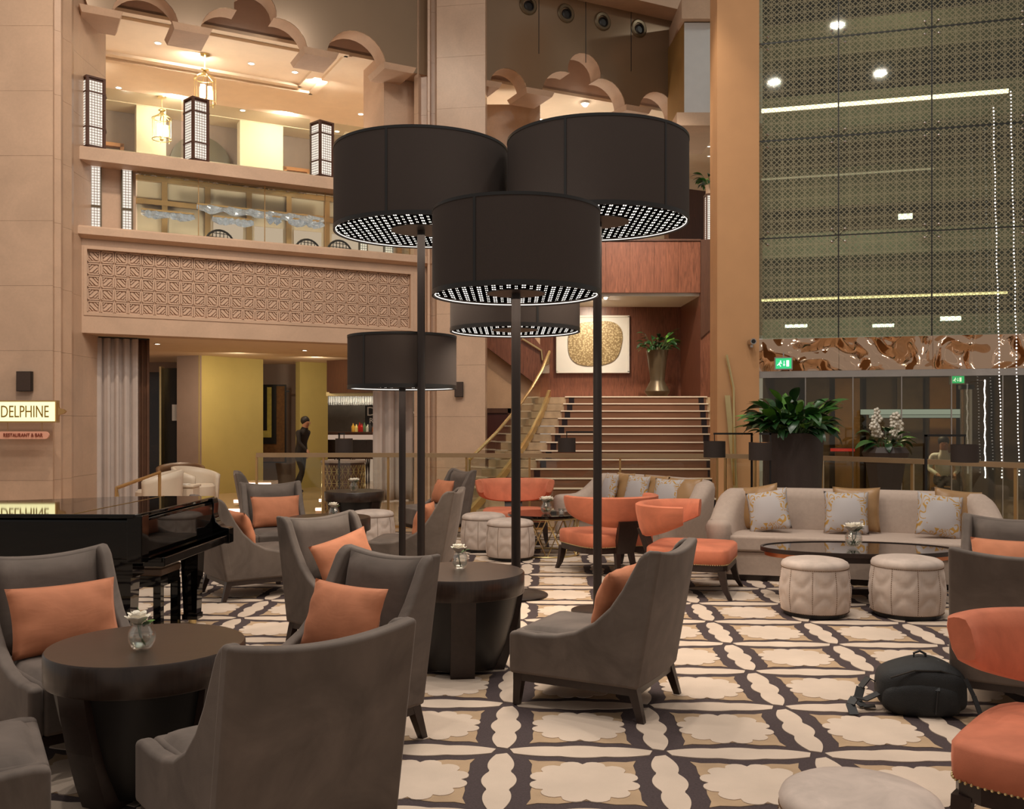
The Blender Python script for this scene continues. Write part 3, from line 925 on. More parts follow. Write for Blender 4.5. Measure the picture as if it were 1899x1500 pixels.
# camera on the pillar
c = P(1394, 634, 15.68)
o = empty('security_camera', c)
MB(Matrix.Rotation(pi / 2, 4, 'X')).cyl((0, 0), .05, -.10, .12, 14).build('housing', m_steel, o, angle=40)
MB(Matrix.Rotation(pi / 2, 4, 'X')).cyl((0, 0), .035, .12, .125, 14).build('lens', m_black, o)
MB().box(-.02, .02, .0, .12, -.09, .0).build('bracket', m_steel, o)
tag(o, 'small silver security camera on the tan pillar', 'camera')
# chandelier reflections in the glass, imitated by glowing bead strands hung before it
def strand(px_top, py_top, px_bot, py_bot, d, label):
    a, b = P(px_top, py_top, d), P(px_bot, py_bot, d)
    o = empty('reflected_strand', (a.x, d, b.z))
    n = 110
    me = MB()
    for i in range(n):
        f = i / (n - 1)
        x = (b.x - a.x) * (1 - f) + .005 * math.sin(i * .37)
        me.sphere((x, 0, (a.z - b.z) * f), .011 if i % 9 else .015, 6, 4)
    bo = me.build('reflected_beads', m_glow_bead, o); bo['kind'] = 'stuff'
    MB().tube([(b.x - a.x, 0, 0), (0, 0, a.z - b.z)], .003, 4).build('wire', m_steel, o)
    MB().tube([(0, 0, a.z - b.z), (.12, .75, a.z - b.z)], .006, 5).build('hanger_rod', m_steel, o)
    tag(o, label, 'bead strand', 'chandelier reflections by the glass wall')
strand(1842, 200, 1858, 885, 14.35, 'longest reflected bead strand, nearest the light strips')
strand(1874, 170, 1890, 880, 14.2, 'reflected bead strand closest to the picture edge')
strand(1826, 705, 1827, 885, 14.5, 'short reflected bead strand below the mirror band')

# ------------------------------------------------------------------ restaurant under the gallery
# curtains
def curtain(name, s0, s1, t, z0, z1, amp, n, m, label):
    o = empty(name, WL.w((s0 + s1) / 2, t, z0), WL.ang())
    L = s1 - s0
    def fn(u, v):
        k = .55 + .45 * min(1, (1 - v) * 3 + .2)
        y = amp * (math.sin(u * n * 2 * pi) + .35 * math.sin(u * n * 4.6 * pi + 1)) * k
        return ((u - .5) * L, y, v * (z1 - z0))
    b = MB(); b.grid(fn, n * 10, 10)
    c = b.build('drape', m, o, smooth=True)
    so = c.modifiers.new('solid', 'SOLIDIFY'); so.thickness = .012
    MB().tube([(-L / 2, 0, z1 - z0 + .01), (L / 2, 0, z1 - z0 + .01)], .014, 8).build('curtain_rod', m_black, o)
    tag(o, label, 'curtain')
curtain('curtain', WL.s(152, .5), WL.s(256, .5), .55, .02, 2.97, .055, 6, m_curtain, 'floor length taupe curtain hanging beside the stone pillar')
curtain('sheer_curtain', WL.s(256, .6), WL.s(277, .6), .6, .02, 2.97, .03, 2, m_sheer, 'narrow brown sheer curtain at the edge of the taupe curtain')
curtain('curtain', WL.s(692, 1.2), WL.s(766, 1.2), 1.2, .02, 2.97, .05, 4, m_curtain, 'floor length taupe curtain beside the bar opening')
# walls
rm = struct(empty('wall_restaurant'), 'lime and taupe wall panels inside the restaurant')
def rwall(name, p0, p1, d0, d1, m, z0=0, z1=3.0, th=.2):
    a, b = Vector((X(p0, d0), d0, 0)), Vector((X(p1, d1), d1, 0))
    f = Frame(a, b)
    return f, f.mb().box(0, f.len, 0, th, z0, z1).build(name, m, rm)
rwall('taupe_panel', 240, 330, 22.6, 22.6, m_taupe)
rwall('taupe_panel', 328, 371, 20.4, 20.2, m_taupe)
rwall('lime_panel', 369.5, 488, 20.2, 21.6, m_lime)
rwall('taupe_panel', 484, 560, 23.4, 23.4, m_taupe)
rwall('lime_panel', 556, 608, 22.4, 22.9, m_lime)
rwall('rear_panel', 590, 800, 28.5, 28.5, mat('bar_back_stone', rgb(112, 110, 104), .4, amp=.15))
f_, _ = rwall('timber_bulkhead', 606, 712, 22.0, 20.9, m_wood_dark, Z(728, 21.5), 3.0)
MB().box(X(604, 21.9), X(720, 21.9), 21.95, 22.3, Z(734, 21.9), Z(727, 21.9)).build('bulkhead_edge', m_brass, rm)
# dark marble portal
MB().box(X(274, 21.0), X(300, 21.0), 21.0, 21.2, 0, Z(690, 21)).build('dark_marble_panel', mat('black_marble', rgb(38, 28, 22), .12, amp=.5, ns=2.5), rm)
MB().box(X(297, 20.95), X(300.5, 20.95), 20.9, 21.1, 0, Z(680, 21)).build('brass_trim', m_brass, rm)
MB().box(X(300, 21.0), X(329, 21.0), 21.1, 21.3, 0, Z(682, 21)).build('black_panel', m_black, rm)
MB().box(X(316, 20.9), X(328, 20.9), 21.0, 21.05, Z(780, 21), Z(775, 21) + .3).build('pale_card', m_grey_panel, rm)
# art with a yellow stepped frame
dA = 22.9
o = empty('artwork', (X(505, dA), dA, Z(858, dA)))
def ap(px, py):
    return (X(px, dA) - X(505, dA), Z(py, dA) - Z(858, dA))
def arect(n, x0, y0, x1, y1, t0_, t1_, m):
    a, b = ap(x0, y1), ap(x1, y0)
    MB().box(a[0], b[0], t0_, t1_, a[1], b[1]).build(n, m, o)
arect('frame', 482, 713, 530, 858, 0, .06, m_black)
arect('rust_mount', 482, 716, 528, 856, -.02, 0, mat('rust_mount', rgb(110, 74, 38), .8, amp=.3, ns=14))
arect('charcoal_field', 482, 716, 513, 823, -.04, -.02, m_black)
arect('yellow_border', 482, 718, 504.5, 811, -.06, -.04, mat('yellow_border', rgb(196, 182, 92), .8, amp=.2, ns=8))
arect('dark_centre', 482, 716, 496.5, 798, -.08, -.06, m_black)
arect('wall_bracket', 530, 724, 536, 727, 0, .05, m_black)
tag(o, 'stepped black, yellow and rust artwork between the lime walls', 'artwork')
# glowing steps up to the restaurant
def led_steps(px0, px1, d, z0, n, label):
    o = empty('lit_steps', (X((px0 + px1) / 2, d), d, 0))
    hw = (X(px1, d) - X(px0, d)) / 2
    for k in range(n):
        MB().box(-hw, hw, k * .3, 1.4, k * .13, (k + 1) * .13 - .03).build('tread', m_marble, o)
        MB().box(-hw, hw, k * .3 - .014, k * .3, k * .13 + .035, k * .13 + .085).build('step_light', m_glow_pink, o)
    tag(o, label, 'steps')
led_steps(424, 478, 16.2, 0, 4, 'lit stone steps below the lime wall')
led_steps(585, 612, 16.4, 0, 4, 'lit stone steps beside the patterned bar drum')
# patterned drum
c = P(637, 905, 16.0)
o = empty('bar_drum', (c.x, c.y, 0))
dh = Z(857, 16.0)
MB().cyl((0, 0), .36, 0, dh, 32).build('drum_body', m_wood_dark, o, angle=40)
pat = MB()
for k in range(24):
    a0_ = 2 * pi * k / 24
    for j in range(4):
        z0_ = .06 + j * (dh - .1) / 4
        hh = (dh - .1) / 4
        for (u0, v0, u1, v1) in ((0, 0, 1, 1), (1, 0, 0, 1), (.5, 0, .5, 1), (0, .5, 1, .5)):
            aa, ab = a0_ + u0 * 2 * pi / 24, a0_ + u1 * 2 * pi / 24
            pat.tube([(.364 * math.cos(aa), .364 * math.sin(aa), z0_ + v0 * hh), (.364 * math.cos(ab), .364 * math.sin(ab), z0_ + v1 * hh)], .005, 4, False)
q_ = pat.build('brass_fretwork', m_brass, o); q_['kind'] = 'stuff'
MB().cyl((0, 0), .38, dh, dh + .03, 32).build('drum_top', m_taupe, o, angle=40)
tag(o, 'drum shaped host stand with brass fretwork beside the lit steps', 'host stand')
# bar behind
dB = 25.0
o = empty('bar_counter', (X(665, dB), dB, 0))
w2 = X(720, dB) - X(600, dB)
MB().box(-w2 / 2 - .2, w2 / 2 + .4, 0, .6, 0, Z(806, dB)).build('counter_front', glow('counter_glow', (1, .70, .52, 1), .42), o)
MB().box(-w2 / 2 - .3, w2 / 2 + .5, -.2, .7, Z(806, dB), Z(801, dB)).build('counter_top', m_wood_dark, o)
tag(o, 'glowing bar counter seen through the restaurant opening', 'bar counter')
for k, px in enumerate((611, 640, 668, 696)):
    o = empty('bar_stool', (X(px, 24.2), 24.2, 0))
    h = .12
    MB().box(-.2, .2, -.2, .2, .62, .74).build('seat', m_wood_dark, o, bevel=.03)
    MB().prism([(-.22, .7), (-.2, 1.12), (.2, 1.12), (.22, .7)], -.22, -.15, 'y').build('backrest', m_wood_leg, o, bevel=.02)
    for a in (-.17, .17):
        for b in (-.17, .17):
            MB().tube([(a * 1.2, b * 1.2, 0), (a, b, .64)], .016, 6).build('leg', m_wood_leg, o)
    tag(o, ['dark bar stool at the counter beside the lime wall', 'dark bar stool at the counter just behind the small reading lamp', 'dark bar stool in the middle of the bar opening', 'dark bar stool nearest the taupe curtain at the bar'][k], 'stool', 'stools at the bar')
for k, (px, c_, h) in enumerate(((655, (200, 150, 60), .3), (661, (220, 200, 120), .26), (667, (150, 30, 26), .33), (671, (170, 40, 36), .28), (676, (90, 110, 80), .32), (682, (200, 196, 180), .26), (686, (60, 60, 60), .3), (694, (222, 120, 40), .24))):
    h *= .8
    o = empty('bottle', (X(px, 25.4), 25.4, Z(801, dB)))
    MB().lathe([(.05, 0), (.052, .02), (.052, h * .6), (.02, h * .76), (.018, h * .97)], 10).build('bottle_body', mat('bottle_glass', rgb(*c_), .1, amp=0), o, angle=40)
    MB().cyl((0, 0), .02, h * .97, h, 8).build('cap', m_black, o)
    tag(o, ['amber bottle at the bar end nearest the lime wall', 'pale yellow bottle second on the bar', 'tall red bottle on the bar', 'shorter red bottle on the bar', 'green bottle on the bar', 'milky white bottle on the bar', 'dark grey bottle on the bar', 'orange bottle nearest the bar sign'][k], 'bottle', 'bottles on the bar')
# bar sign
dS = 26.5
o = empty('bar_sign', (X(690, dS), dS, Z(790, dS)))
hw, hh = X(712, dS) - X(690, dS), Z(750, dS) - Z(790, dS)
MB().box(-(X(690, dS) - X(677, dS)), hw, 0, .05, 0, hh).build('board', m_black, o)
def text(name, s, size, m, par, loc, rot=(pi / 2, 0, 0), ext=.004, align='LEFT', font_shear=0, sx=1):
    c_ = bpy.data.curves.new(name, 'FONT')
    c_.body, c_.size, c_.extrude = s, size, ext
    c_.align_x, c_.align_y = align, 'CENTER'
    c_.shear = font_shear
    c_.resolution_u = 3
    c_.materials.append(m)
    ob = bpy.data.objects.new(name, c_)
    COL.objects.link(ob)
    ob.parent = par
    ob.location, ob.rotation_euler = loc, rot
    ob.scale = (sx, 1, 1)
    return ob
text('sign_lettering', 'DELPHINE', .36, m_white, o, (-.16, -.006, .40))
text('sign_lettering', 'RESTAURANT', .2, m_white, o, (-.08, -.006, .15))
tag(o, 'black bar sign with white lettering above the bottles', 'sign')
# crystal fringe over the bar
o = empty('crystal_fringe', (X(655, 25.6), 25.6, Z(748, 25.6)))
fm = MB()
hgt = Z(731, 25.6) - Z(748, 25.6)
for k in range(150):
    x_ = X(608 + k * .66, 25.6) - X(655, 25.6)
    y_ = .15 * math.sin(k * 2.4)
    fm.tube([(x_, y_, .05 * math.sin(k * 1.3)), (x_, y_, hgt)], .006, 4)
q_ = fm.build('crystal_drops', mat('crystal_drop', rgb(230, 226, 210), .15, amp=.1, emis=(1, .93, .8, 1), es=.35), o); q_['kind'] = 'stuff'
MB().box(X(607, 25.6) - X(655, 25.6), X(712, 25.6) - X(655, 25.6), -.3, .3, hgt, hgt + .2).build('fringe_rail', m_brass, o)
tag(o, 'crystal fringe hanging over the bar', 'chandelier')
# low tub chairs by the curtain
def tub_chair(px, d, rz, label, m_in, m_out):
    o = empty('tub_chair', (X(px, d), d, 0), rz)
    def fn(u, v, r=.34, th=0):
        a = math.radians(-30 + 240 * u)
        h = .78 - .16 * abs(2 * u - 1) ** 2
        rr = (r + .04 * v) - th
        return (rr * math.cos(a), rr * math.sin(a), .12 + v * (h - .12))
    b = MB(); b.grid(fn, 24, 6)
    q = b.build('shell', m_out, o, smooth=True)
    so = q.modifiers.new('s', 'SOLIDIFY'); so.thickness = .07; so.offset = 1
    MB().lathe([(.28, .12), (.31, .2), (.31, .42), (.27, .46)], 28).build('seat', m_in, o, angle=40)
    MB().cyl((0, 0), .2, 0, .12, 16).build('base', m_black, o)
    tag(o, label, 'chair')
m_ivory = mat('ivory_leather', rgb(216, 200, 180), .45, amp=.05)
m_brownl = mat('brown_leather', rgb(110, 82, 60), .4, amp=.1)
tub_chair(335, 18.2, .3, 'brown leather tub chair behind the piano', m_brownl, m_brownl)
tub_chair(288, 15.7, -1.2, 'ivory tub chair nearest the taupe curtain', m_ivory, m_ivory)
tub_chair(366, 17.0, 1.3, 'ivory tub chair nearest the lime wall', m_ivory, m_ivory)
o = empty('side_table', (X(345, 16.25), 16.25, 0))
MB().box(-.2, .2, -.2, .2, .46, .5).build('table_top', m_ivory, o, bevel=.01)
MB().box(-.18, .18, -.18, .18, .0, .46).build('table_body', m_ivory, o, bevel=.02)
MB().box(-.12, .08, -.15, -.0, .5, .52).build('paper_stack', m_white, o)
tag(o, 'low ivory table between the tub chairs', 'table')
# brass ramp rail by the curtain
o = empty('ramp_rail'); tag(o, 'sloping brass handrail before the taupe curtain', 'handrail')
r_ = [P(216, 905, 14.2), P(296, 876, 15.0)]
MB().tube([P(218, 925, 14.2), r_[0], r_[1], P(296, 940, 15.0)], .028, 8).build('rail', m_gold, o, angle=40)
MB().tube([(r_[0].x, r_[0].y, 0), r_[0]], .025, 8).build('post', m_gold, o)
MB().tube([(r_[1].x, r_[1].y, 0), r_[1]], .025, 8).build('post', m_gold, o)
# lamps of the restaurant ceiling
def downlight(c, r, label, grp, n=(0, 0, -1), m=None, ring=True):
    o = empty('ceiling_downlight', c)
    MB().cyl((0, 0), r * .72, -.012, -.006, 16).build('lens', m or m_glow_spot, o)
    MB().lathe([(r * .72, -.014), (r, -.012), (r, 0), (r * .72, 0)], 16, cap0=False, cap1=False).build('trim_ring', m_white, o)
    tag(o, label, 'downlight', grp)
def upto(px, py, z):
    d = (z - CH) * F / (HZ - py)
    return Vector((X(px, d), d, z))
for (px, py, lb) in ((292, 637, 'ceiling downlight by the taupe curtain'), (565, 649, 'ceiling downlight before the timber bulkhead')):
    downlight(upto(px, py, 2.999), .06, lb, 'downlights of the restaurant')
area('restaurant_light', WL.w(2.0, 3.0, 2.9), 34, .4, (1, .78, .55), WL.w(2.0, 3.5, 0))
area('restaurant_light', (X(440, 19.3), 19.3, 2.9), 17, .3, (1, .86, .62), (X(445, 20.8), 20.8, .8))
area('restaurant_light', (X(585, 20.6), 20.6, 2.9), 14, .3, (1, .86, .62), (X(580, 23), 23, .8))
area('bar_light', (X(660, 24.2), 24.4, 2.9), 34, .3, (1, .86, .66), (X(660, 26), 26.8, 1.2))
# pillar fittings: speakers and sign
def speaker(cx, cy, w_, h_, d, label):
    o = empty('wall_speaker', P(cx, cy, d))
    k = d / F
    MB().box(-w_ * k / 2, w_ * k / 2, 0, .06, -h_ * k / 2, h_ * k / 2).build('cabinet', m_black, o)
    MB().box(-w_ * k / 2 + .008, w_ * k / 2 - .008, -.01, 0, -h_ * k / 2 + .008, h_ * k / 2 - .008).build('cloth', m_speaker, o)
    tag(o, label, 'speaker')
speaker(44, 707, 28, 37, 13.73, 'brown wall speaker above the lit sign')
speaker(851, 722, 16, 28, 17.35, 'brown wall speaker on the fluted pillar')
dS = 13.5
o = empty('restaurant_sign', P(52, 763, dS))
k = dS / F
x0, x1, hh = -140 * k, 50 * k, 18 * k
MB().box(x0 - .02, x1 + .02, .0, .10, -hh - .02, hh + .02).build('sign_case', m_gold, o)
MB().box(x0, x1, -.012, 0, -hh, hh).build('light_box', m_glow_sign, o)
MB().prism([(x1 + .02, -hh), (x1 + .04, -.05), (x1 + .11, -.03), (x1 + .14, 0), (x1 + .11, .03), (x1 + .04, .05), (x1 + .02, hh)], .02, .07, 'y').build('finial', m_gold, o)
text('sign_lettering', 'DELPHINE', .245, m_letter, o, (-50 * k, -.02, -.01), sx=.63)
for a in (-40, 24):
    MB().tube([(a * k, .03, -hh), (a * k, .03, -36 * k)], .004, 5).build('chain', m_gold, o)
pl_ = MB()
za, zb_ = -51 * k, -37 * k
r_ = (zb_ - za) / 2
poly = [(-52 * k - 0 + r_ * math.cos(math.radians(a)), (za + zb_) / 2 + r_ * math.sin(math.radians(a))) for a in range(90, 271, 30)] + [(30 * k + r_ * math.cos(math.radians(a)), (za + zb_) / 2 + r_ * math.sin(math.radians(a))) for a in range(-90, 91, 30)]
pl_.prism(poly, .02, .05, 'y')
pl_.build('plaque', m_pink, o)
text('plaque_lettering', 'RESTAURANT & BAR', .074, m_letter_red, o, (-47 * k, .012, (za + zb_) / 2), sx=.83)
tag(o, 'lit DELPHINE sign with a pink restaurant plaque on the stone pillar', 'sign')

# ------------------------------------------------------------------ gallery fittings
# lit lattice columns between the two stone edges
pc = struct(empty('trim_7'), 'stone pier holding two lit lattice columns')
WL.mb().box(WL.s(146, .35), WL.s(252, .35), .36, .7, 4.69, 5.75).build('pier', m_stone_matte, pc)
def lattice_light(px0, px1, z0, z1, t, label):
    a, b = WL.s(px0, t), WL.s(px1, t)
    o = empty('lattice_light', WL.w((a + b) / 2, t, z0), WL.ang())
    hw = (b - a) / 2
    H = z1 - z0
    MB().box(-hw - .02, hw + .02, .0, .05, 0, H).build('frame', m_pot_bronze, o)
    MB().box(-hw, hw, -.012, 0, .01, H * .36).build('lit_lattice', m_lantern, o)
    MB().box(-hw, hw, -.012, 0, H * .40, H - .01).build('lit_lattice', m_lantern, o)
    tag(o, label, 'wall light', 'lit lattice columns of the gallery')
lattice_light(169, 186, 4.69, 5.75, .30, 'lit lattice column nearest the broad stone pillar')
lattice_light(227, 244, 4.69, 5.75, .30, 'second lit lattice column from the broad stone pillar')
lattice_light(668, 680, 4.69, 5.75, .30, 'lit lattice column showing just under the largest lampshade edge')
lattice_light(714, 728, 4.69, 5.75, .30, 'lit lattice column second under the largest lampshade edge')
lattice_light(772, 784, 4.69, 5.75, .30, 'lit lattice column against the fluted pillar')
# glass of the mirrored gallery
gg = struct(empty('window_3'), 'frameless glass screen of the middle gallery')
ed = [WL.s(p, .25) for p in (254, 368, 491, 603, 760)]
for a, b in zip(ed[:-1], ed[1:]):
    WL.mb().box(a + .004, b - .004, .245, .255, 4.69, 5.75).build('pane', m_glass_green, gg)
    WL.mb().box(b - .006, b + .006, .24, .26, 4.69, 5.75).build('joint', m_gold, gg)
# lantern posts with glass between
def lantern_post(px0, px1, pyt, label, n):
    t = -.02
    a, b = WL.s(px0, t), WL.s(px1, t)
    z0, z1 = 5.96, WL.z(px0, pyt, t)
    hw = .135
    o = empty('lantern_post', WL.w((a + b) / 2 + .07, .15, z0), WL.ang() + .32)
    H = z1 - z0
    for sx in (-1, 1):
        for sy in (-1, 1):
            MB().box(sx * hw - .02, sx * hw + .02, sy * hw - .02, sy * hw + .02, 0, H).build('corner_bar', m_wood_dark, o)
    MB().box(-hw - .02, hw + .02, -hw - .02, hw + .02, H, H + .03).build('top_cap', m_wood_dark, o)
    MB().box(-hw - .02, hw + .02, -hw - .02, hw + .02, 0, .03).build('base_cap', m_wood_dark, o)
    MB().box(-hw, hw, -hw, hw, .03, H).build('bronze_core', m_wood_dark, o)
    MB().box(-.10, .10, -hw - .012, -hw - .002, .05, H - .04).build('lit_lattice', m_lantern, o)
    b_ = MB().box(-.10, .10, -.006, .006, .05, H - .04).build('lit_lattice', m_lantern, o)
    b_.rotation_euler = (0, 0, pi / 2); b_.location = (-hw - .008, 0, 0)
    for zc in (.30, .80):
        MB().box(-hw - .025, hw + .025, -hw - .025, hw + .025, zc * H - .012, zc * H + .012).build('band', m_wood_dark, o)
        MB().box(hw, hw + .09, -.02, .02, zc * H - .025, zc * H + .025).build('glass_clamp', m_wood_dark, o)
    tag(o, label, 'lantern', 'lantern posts of the upper gallery')
lantern_post(147, 180, 140, 'lantern post nearest the broad stone pillar on the upper gallery', 0)
lantern_post(342, 377, 179, 'middle lantern post of the upper gallery', 1)
lantern_post(580, 610, 223, 'lantern post beside the largest lampshade on the upper gallery', 2)
gb = struct(empty('window_4'), 'glass balustrade between the upper lantern posts')
for (p0, p1) in ((184, 336), (382, 575), (614, 700)):
    WL.mb().box(WL.s(p0, .15), WL.s(p1, .15), .145, .157, 5.98, 7.0).build('pane', m_glass_green, gb)
# lantern at the stair gallery, with a fern pot
dl_ = 19.9
o = empty('lantern_post', (X(1319, dl_), dl_ + .1, 5.36))
H = Z(362, dl_) - 5.36
MB().box(-.09, .09, -.09, .09, 0, H).build('lit_lattice', m_lantern, o)
MB().box(-.12, .12, -.12, .12, H, H + .03).build('top_cap', m_wood_dark, o)
MB().box(-.12, .12, -.12, .12, 0, .03).build('base_cap', m_wood_dark, o)
for sx in (-1, 1):
    for sy in (-1, 1):
        MB().box(sx * .1 - .015, sx * .1 + .015, sy * .1 - .015, sy * .1 + .015, .03, H).build('corner_bar', m_wood_dark, o)
tag(o, 'lit lantern post on the timber balcony under a small plant', 'lantern')
lantern2_top = (X(1319, dl_), dl_ + .1, 5.39 + H)
# second dark chairs on the gallery with round fretwork backs
def round_chair(px, py, t, label):
    s_ = WL.s(px, t)
    o = empty('round_back_chair', WL.w(s_, t, 4.3), WL.ang() + .2)
    zt_ = WL.z(px, py, t) - 4.3
    R = .27
    cz = zt_ - R
    ring = [(R * math.cos(a * pi / 12), 0, cz + R * math.sin(a * pi / 12)) for a in range(-4, 17)]
    MB().tube(ring, .02, 6).build('back_hoop', m_wood_leg, o, smooth=True)
    m = MB()
    for k in range(-3, 4):
        x_ = k * .07
        hgt = math.sqrt(max(0, R * R - x_ * x_))
        m.tube([(x_, 0, cz - .2), (x_, 0, cz + hgt)], .008, 4)
        m.tube([(-hgt, 0, cz + x_), (hgt, 0, cz + x_)], .008, 4)
    m.build('back_fretwork', m_wood_leg, o)
    MB().box(-.24, .24, -.42, 0, .42, .5).build('seat', m_wood_dark, o, bevel=.02)
    for a in (-.2, .2):
        for b in (-.38, -.03):
            MB().box(a - .02, a + .02, b - .02, b + .02, 0, .42).build('leg', m_wood_leg, o)
    tag(o, label, 'chair', 'round backed chairs on the gallery')
struct(WL.mb().box(-3, 6.6, .42, 4, 4.2, 4.3).build('floor_gallery', m_wood_dark), 'floor of the middle gallery')
round_chair(408, 427, .9, 'round backed chair standing alone on the middle gallery')
round_chair(571, 444, .9, 'round backed chair second from the largest lampshade on the middle gallery')
round_chair(630, 446, .9, 'round backed chair closest to the largest lampshade on the middle gallery')
# crystal swags in the gallery
for k, (p0, p1, py) in enumerate(((365, 600, 392), (262, 360, 402), (395, 470, 415), (495, 520, 414), (535, 600, 418))):
    t = 3.3
    a, b = WL.s(p0, t), WL.s(p1, t)
    zc = WL.z(p0, py, t)
    o = empty('crystal_swag', WL.w((a + b) / 2, t, zc), WL.ang())
    L = b - a
    m = MB()
    rnd = random.Random(k)
    def fn(u, v):
        sag = -.06 * abs(math.sin(u * pi * max(2, round(L / .5)))) * v
        return ((u - .5) * L, .05 * math.sin(u * 40 + v * 3), .14 - v * .10 + sag + .01 * rnd.random())
    m.grid(fn, max(12, int(L * 16)), 4)
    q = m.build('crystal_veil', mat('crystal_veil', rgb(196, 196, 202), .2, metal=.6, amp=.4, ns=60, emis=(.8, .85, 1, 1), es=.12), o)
    so = q.modifiers.new('s', 'SOLIDIFY'); so.thickness = .02
    MB().box(-L / 2, L / 2, -.02, .02, .14, .17).build('swag_rail', m_gold, o)
    tag(o, ['longest crystal swag along the middle gallery', 'greyish crystal swag beside the lit lattice columns', 'lower crystal swag above the lone round backed chair', 'smallest crystal swag of the middle gallery', 'crystal swag above the pair of round backed chairs'][k], 'crystal swag', 'crystal swags of the gallery')
# pendants of the upper gallery
def pendant(px, py, label):
    c = up(px, py)
    o = empty('pendant_lantern', c)
    MB().cyl((0, 0), .09, -.03, 0, 16).build('ceiling_rose', m_brass, o, angle=40)
    MB().tube([(0, 0, -.03), (0, 0, -.30)], .01, 6).build('stem', m_brass, o)
    MB().lathe([(.02, -.26), (.08, -.30), (.03, -.33), (.05, -.36), (.02, -.40)], 14).build('crown', m_brass, o, angle=50)
    R = .2
    for k in range(6):
        a = pi / 3 * k
        x_, y_ = R * math.cos(a), R * math.sin(a)
        MB().tube([(0, 0, -.36), (x_ * .6, y_ * .6, -.42), (x_, y_, -.48), (x_, y_, -.98)], .009, 5).build('cage_bar', m_brass, o)
    for z_ in (-.48, -.93):
        MB().tube([(R * math.cos(2 * pi * k / 24), R * math.sin(2 * pi * k / 24), z_) for k in range(25)], .010, 5, False).build('ring', m_brass, o, smooth=True)
    for k in range(3):
        a = 2 * pi * k / 3 + .4
        x_, y_ = .085 * math.cos(a), .085 * math.sin(a)
        b = MB().cyl((x_, y_), .05, -.85, -.62, 12).build('candle_shade', m_glow_pend, o, angle=40)
        MB().tube([(0, 0, -.92), (x_, y_, -.87)], .012, 5).build('candle_arm', m_brass, o)
    MB().sphere((0, 0, -.93), .04, 10, 6).build('finial', m_brass, o)
    tag(o, label, 'pendant light', 'pendant lanterns of the upper gallery')
    point('pendant_bulb', (c.x, c.y, c.z - .72), 26, .12, (1, .86, .66))
m_glow_pend = glow('pendant_shade_light', (1, .80, .52, 1), 7)
pendant(380, 100, 'pendant lantern nearest the lobed arches')
pendant(300, 179, 'pendant lantern further back near the cream pier')
labels = ['upper gallery downlight nearest the broad stone pillar', 'upper gallery downlight second from the broad stone pillar', 'upper gallery downlight between the front pendant and the lobed arches', 'upper gallery downlight just below the middle capital', 'downlight left of the back pendant on the upper gallery', 'upper gallery downlight beside the middle lantern post', 'upper gallery downlight between two lantern posts', 'upper gallery downlight above the lantern post by the lampshade', 'upper gallery downlight over the largest lampshade', 'upper gallery downlight closest to the stone return wall']
for (px, py), lb in zip(((200, 58), (293, 79), (466, 117), (547, 133), (220, 162), (377, 192), (450, 204), (625, 243), (669, 211), (757, 172)), labels):
    downlight(up(px, py), .075, lb, 'downlights of the upper gallery')
for (px, py), lb in zip(((931, 200), (998, 210), (1315, 249), (1315, 271), (1315, 289)), ('stair gallery downlight nearest the fluted pillar', 'stair gallery downlight under the first capital', 'top one of three small downlights beside the tan pillar', 'middle one of three small downlights beside the tan pillar', 'lowest one of three small downlights beside the tan pillar')):
    downlight(up(px, py), .06, lb, 'downlights of the stair gallery', m=glow('soft_downlight', (1, .85, .65, 1), 3) if px > 1300 else None)
c = up(1085, 189)
o = empty('ceiling_downlight', c)
MB().sphere((0, 0, -.05), .06, 12, 8).build('bulb', glow('bright_downlight', (1, .9, .76, 1), 60), o)
MB().lathe([(.07, -.05), (.1, -.04), (.1, 0), (.07, 0)], 18, cap0=False, cap1=False).build('trim_ring', m_white, o)
tag(o, 'brightest bare downlight seen under the lobed stair arch', 'downlight', 'downlights of the stair gallery')
for gs, gt in ((.2, 3.4), (2.2, 2.2), (2.2, 4.8), (4.6, 2.4), (4.6, 4.8)):
    area('gallery_bounce_fill', WL.w(gs, gt, 6.1), 24, .5, (1, .92, .80), WL.w(gs, gt, 8.6))  # unseen upward fill, added for light bounced up behind the arches
    area('gallery_downlight', WL.w(gs, gt, 8.55), 44, .3, (1, .92, .80), WL.w(gs, gt + 2.0, 7.0))
for gs in (.8, 2.6, 4.4):
    area('gallery_bounce_fill', WC.w(gs, 2.4, 6.0), 28, .5, (1, .92, .80), WC.w(gs, 2.4, 8.6))  # same added upward fill, under the stair gallery ceiling
    area('gallery_downlight', WC.w(gs, 2.6, 8.55), 34, .3, (1, .92, .80), WC.w(gs, 4.6, 6.0))
for gs in (1.0, 3.0, 5.0):
    area('gallery_mid_fill', WL.w(gs, 1.8, 5.1), 20, .3, (1, .94, .86), WL.w(gs, 3.4, 6.5))  # unseen fill added to brighten the middle gallery ceiling and back wall
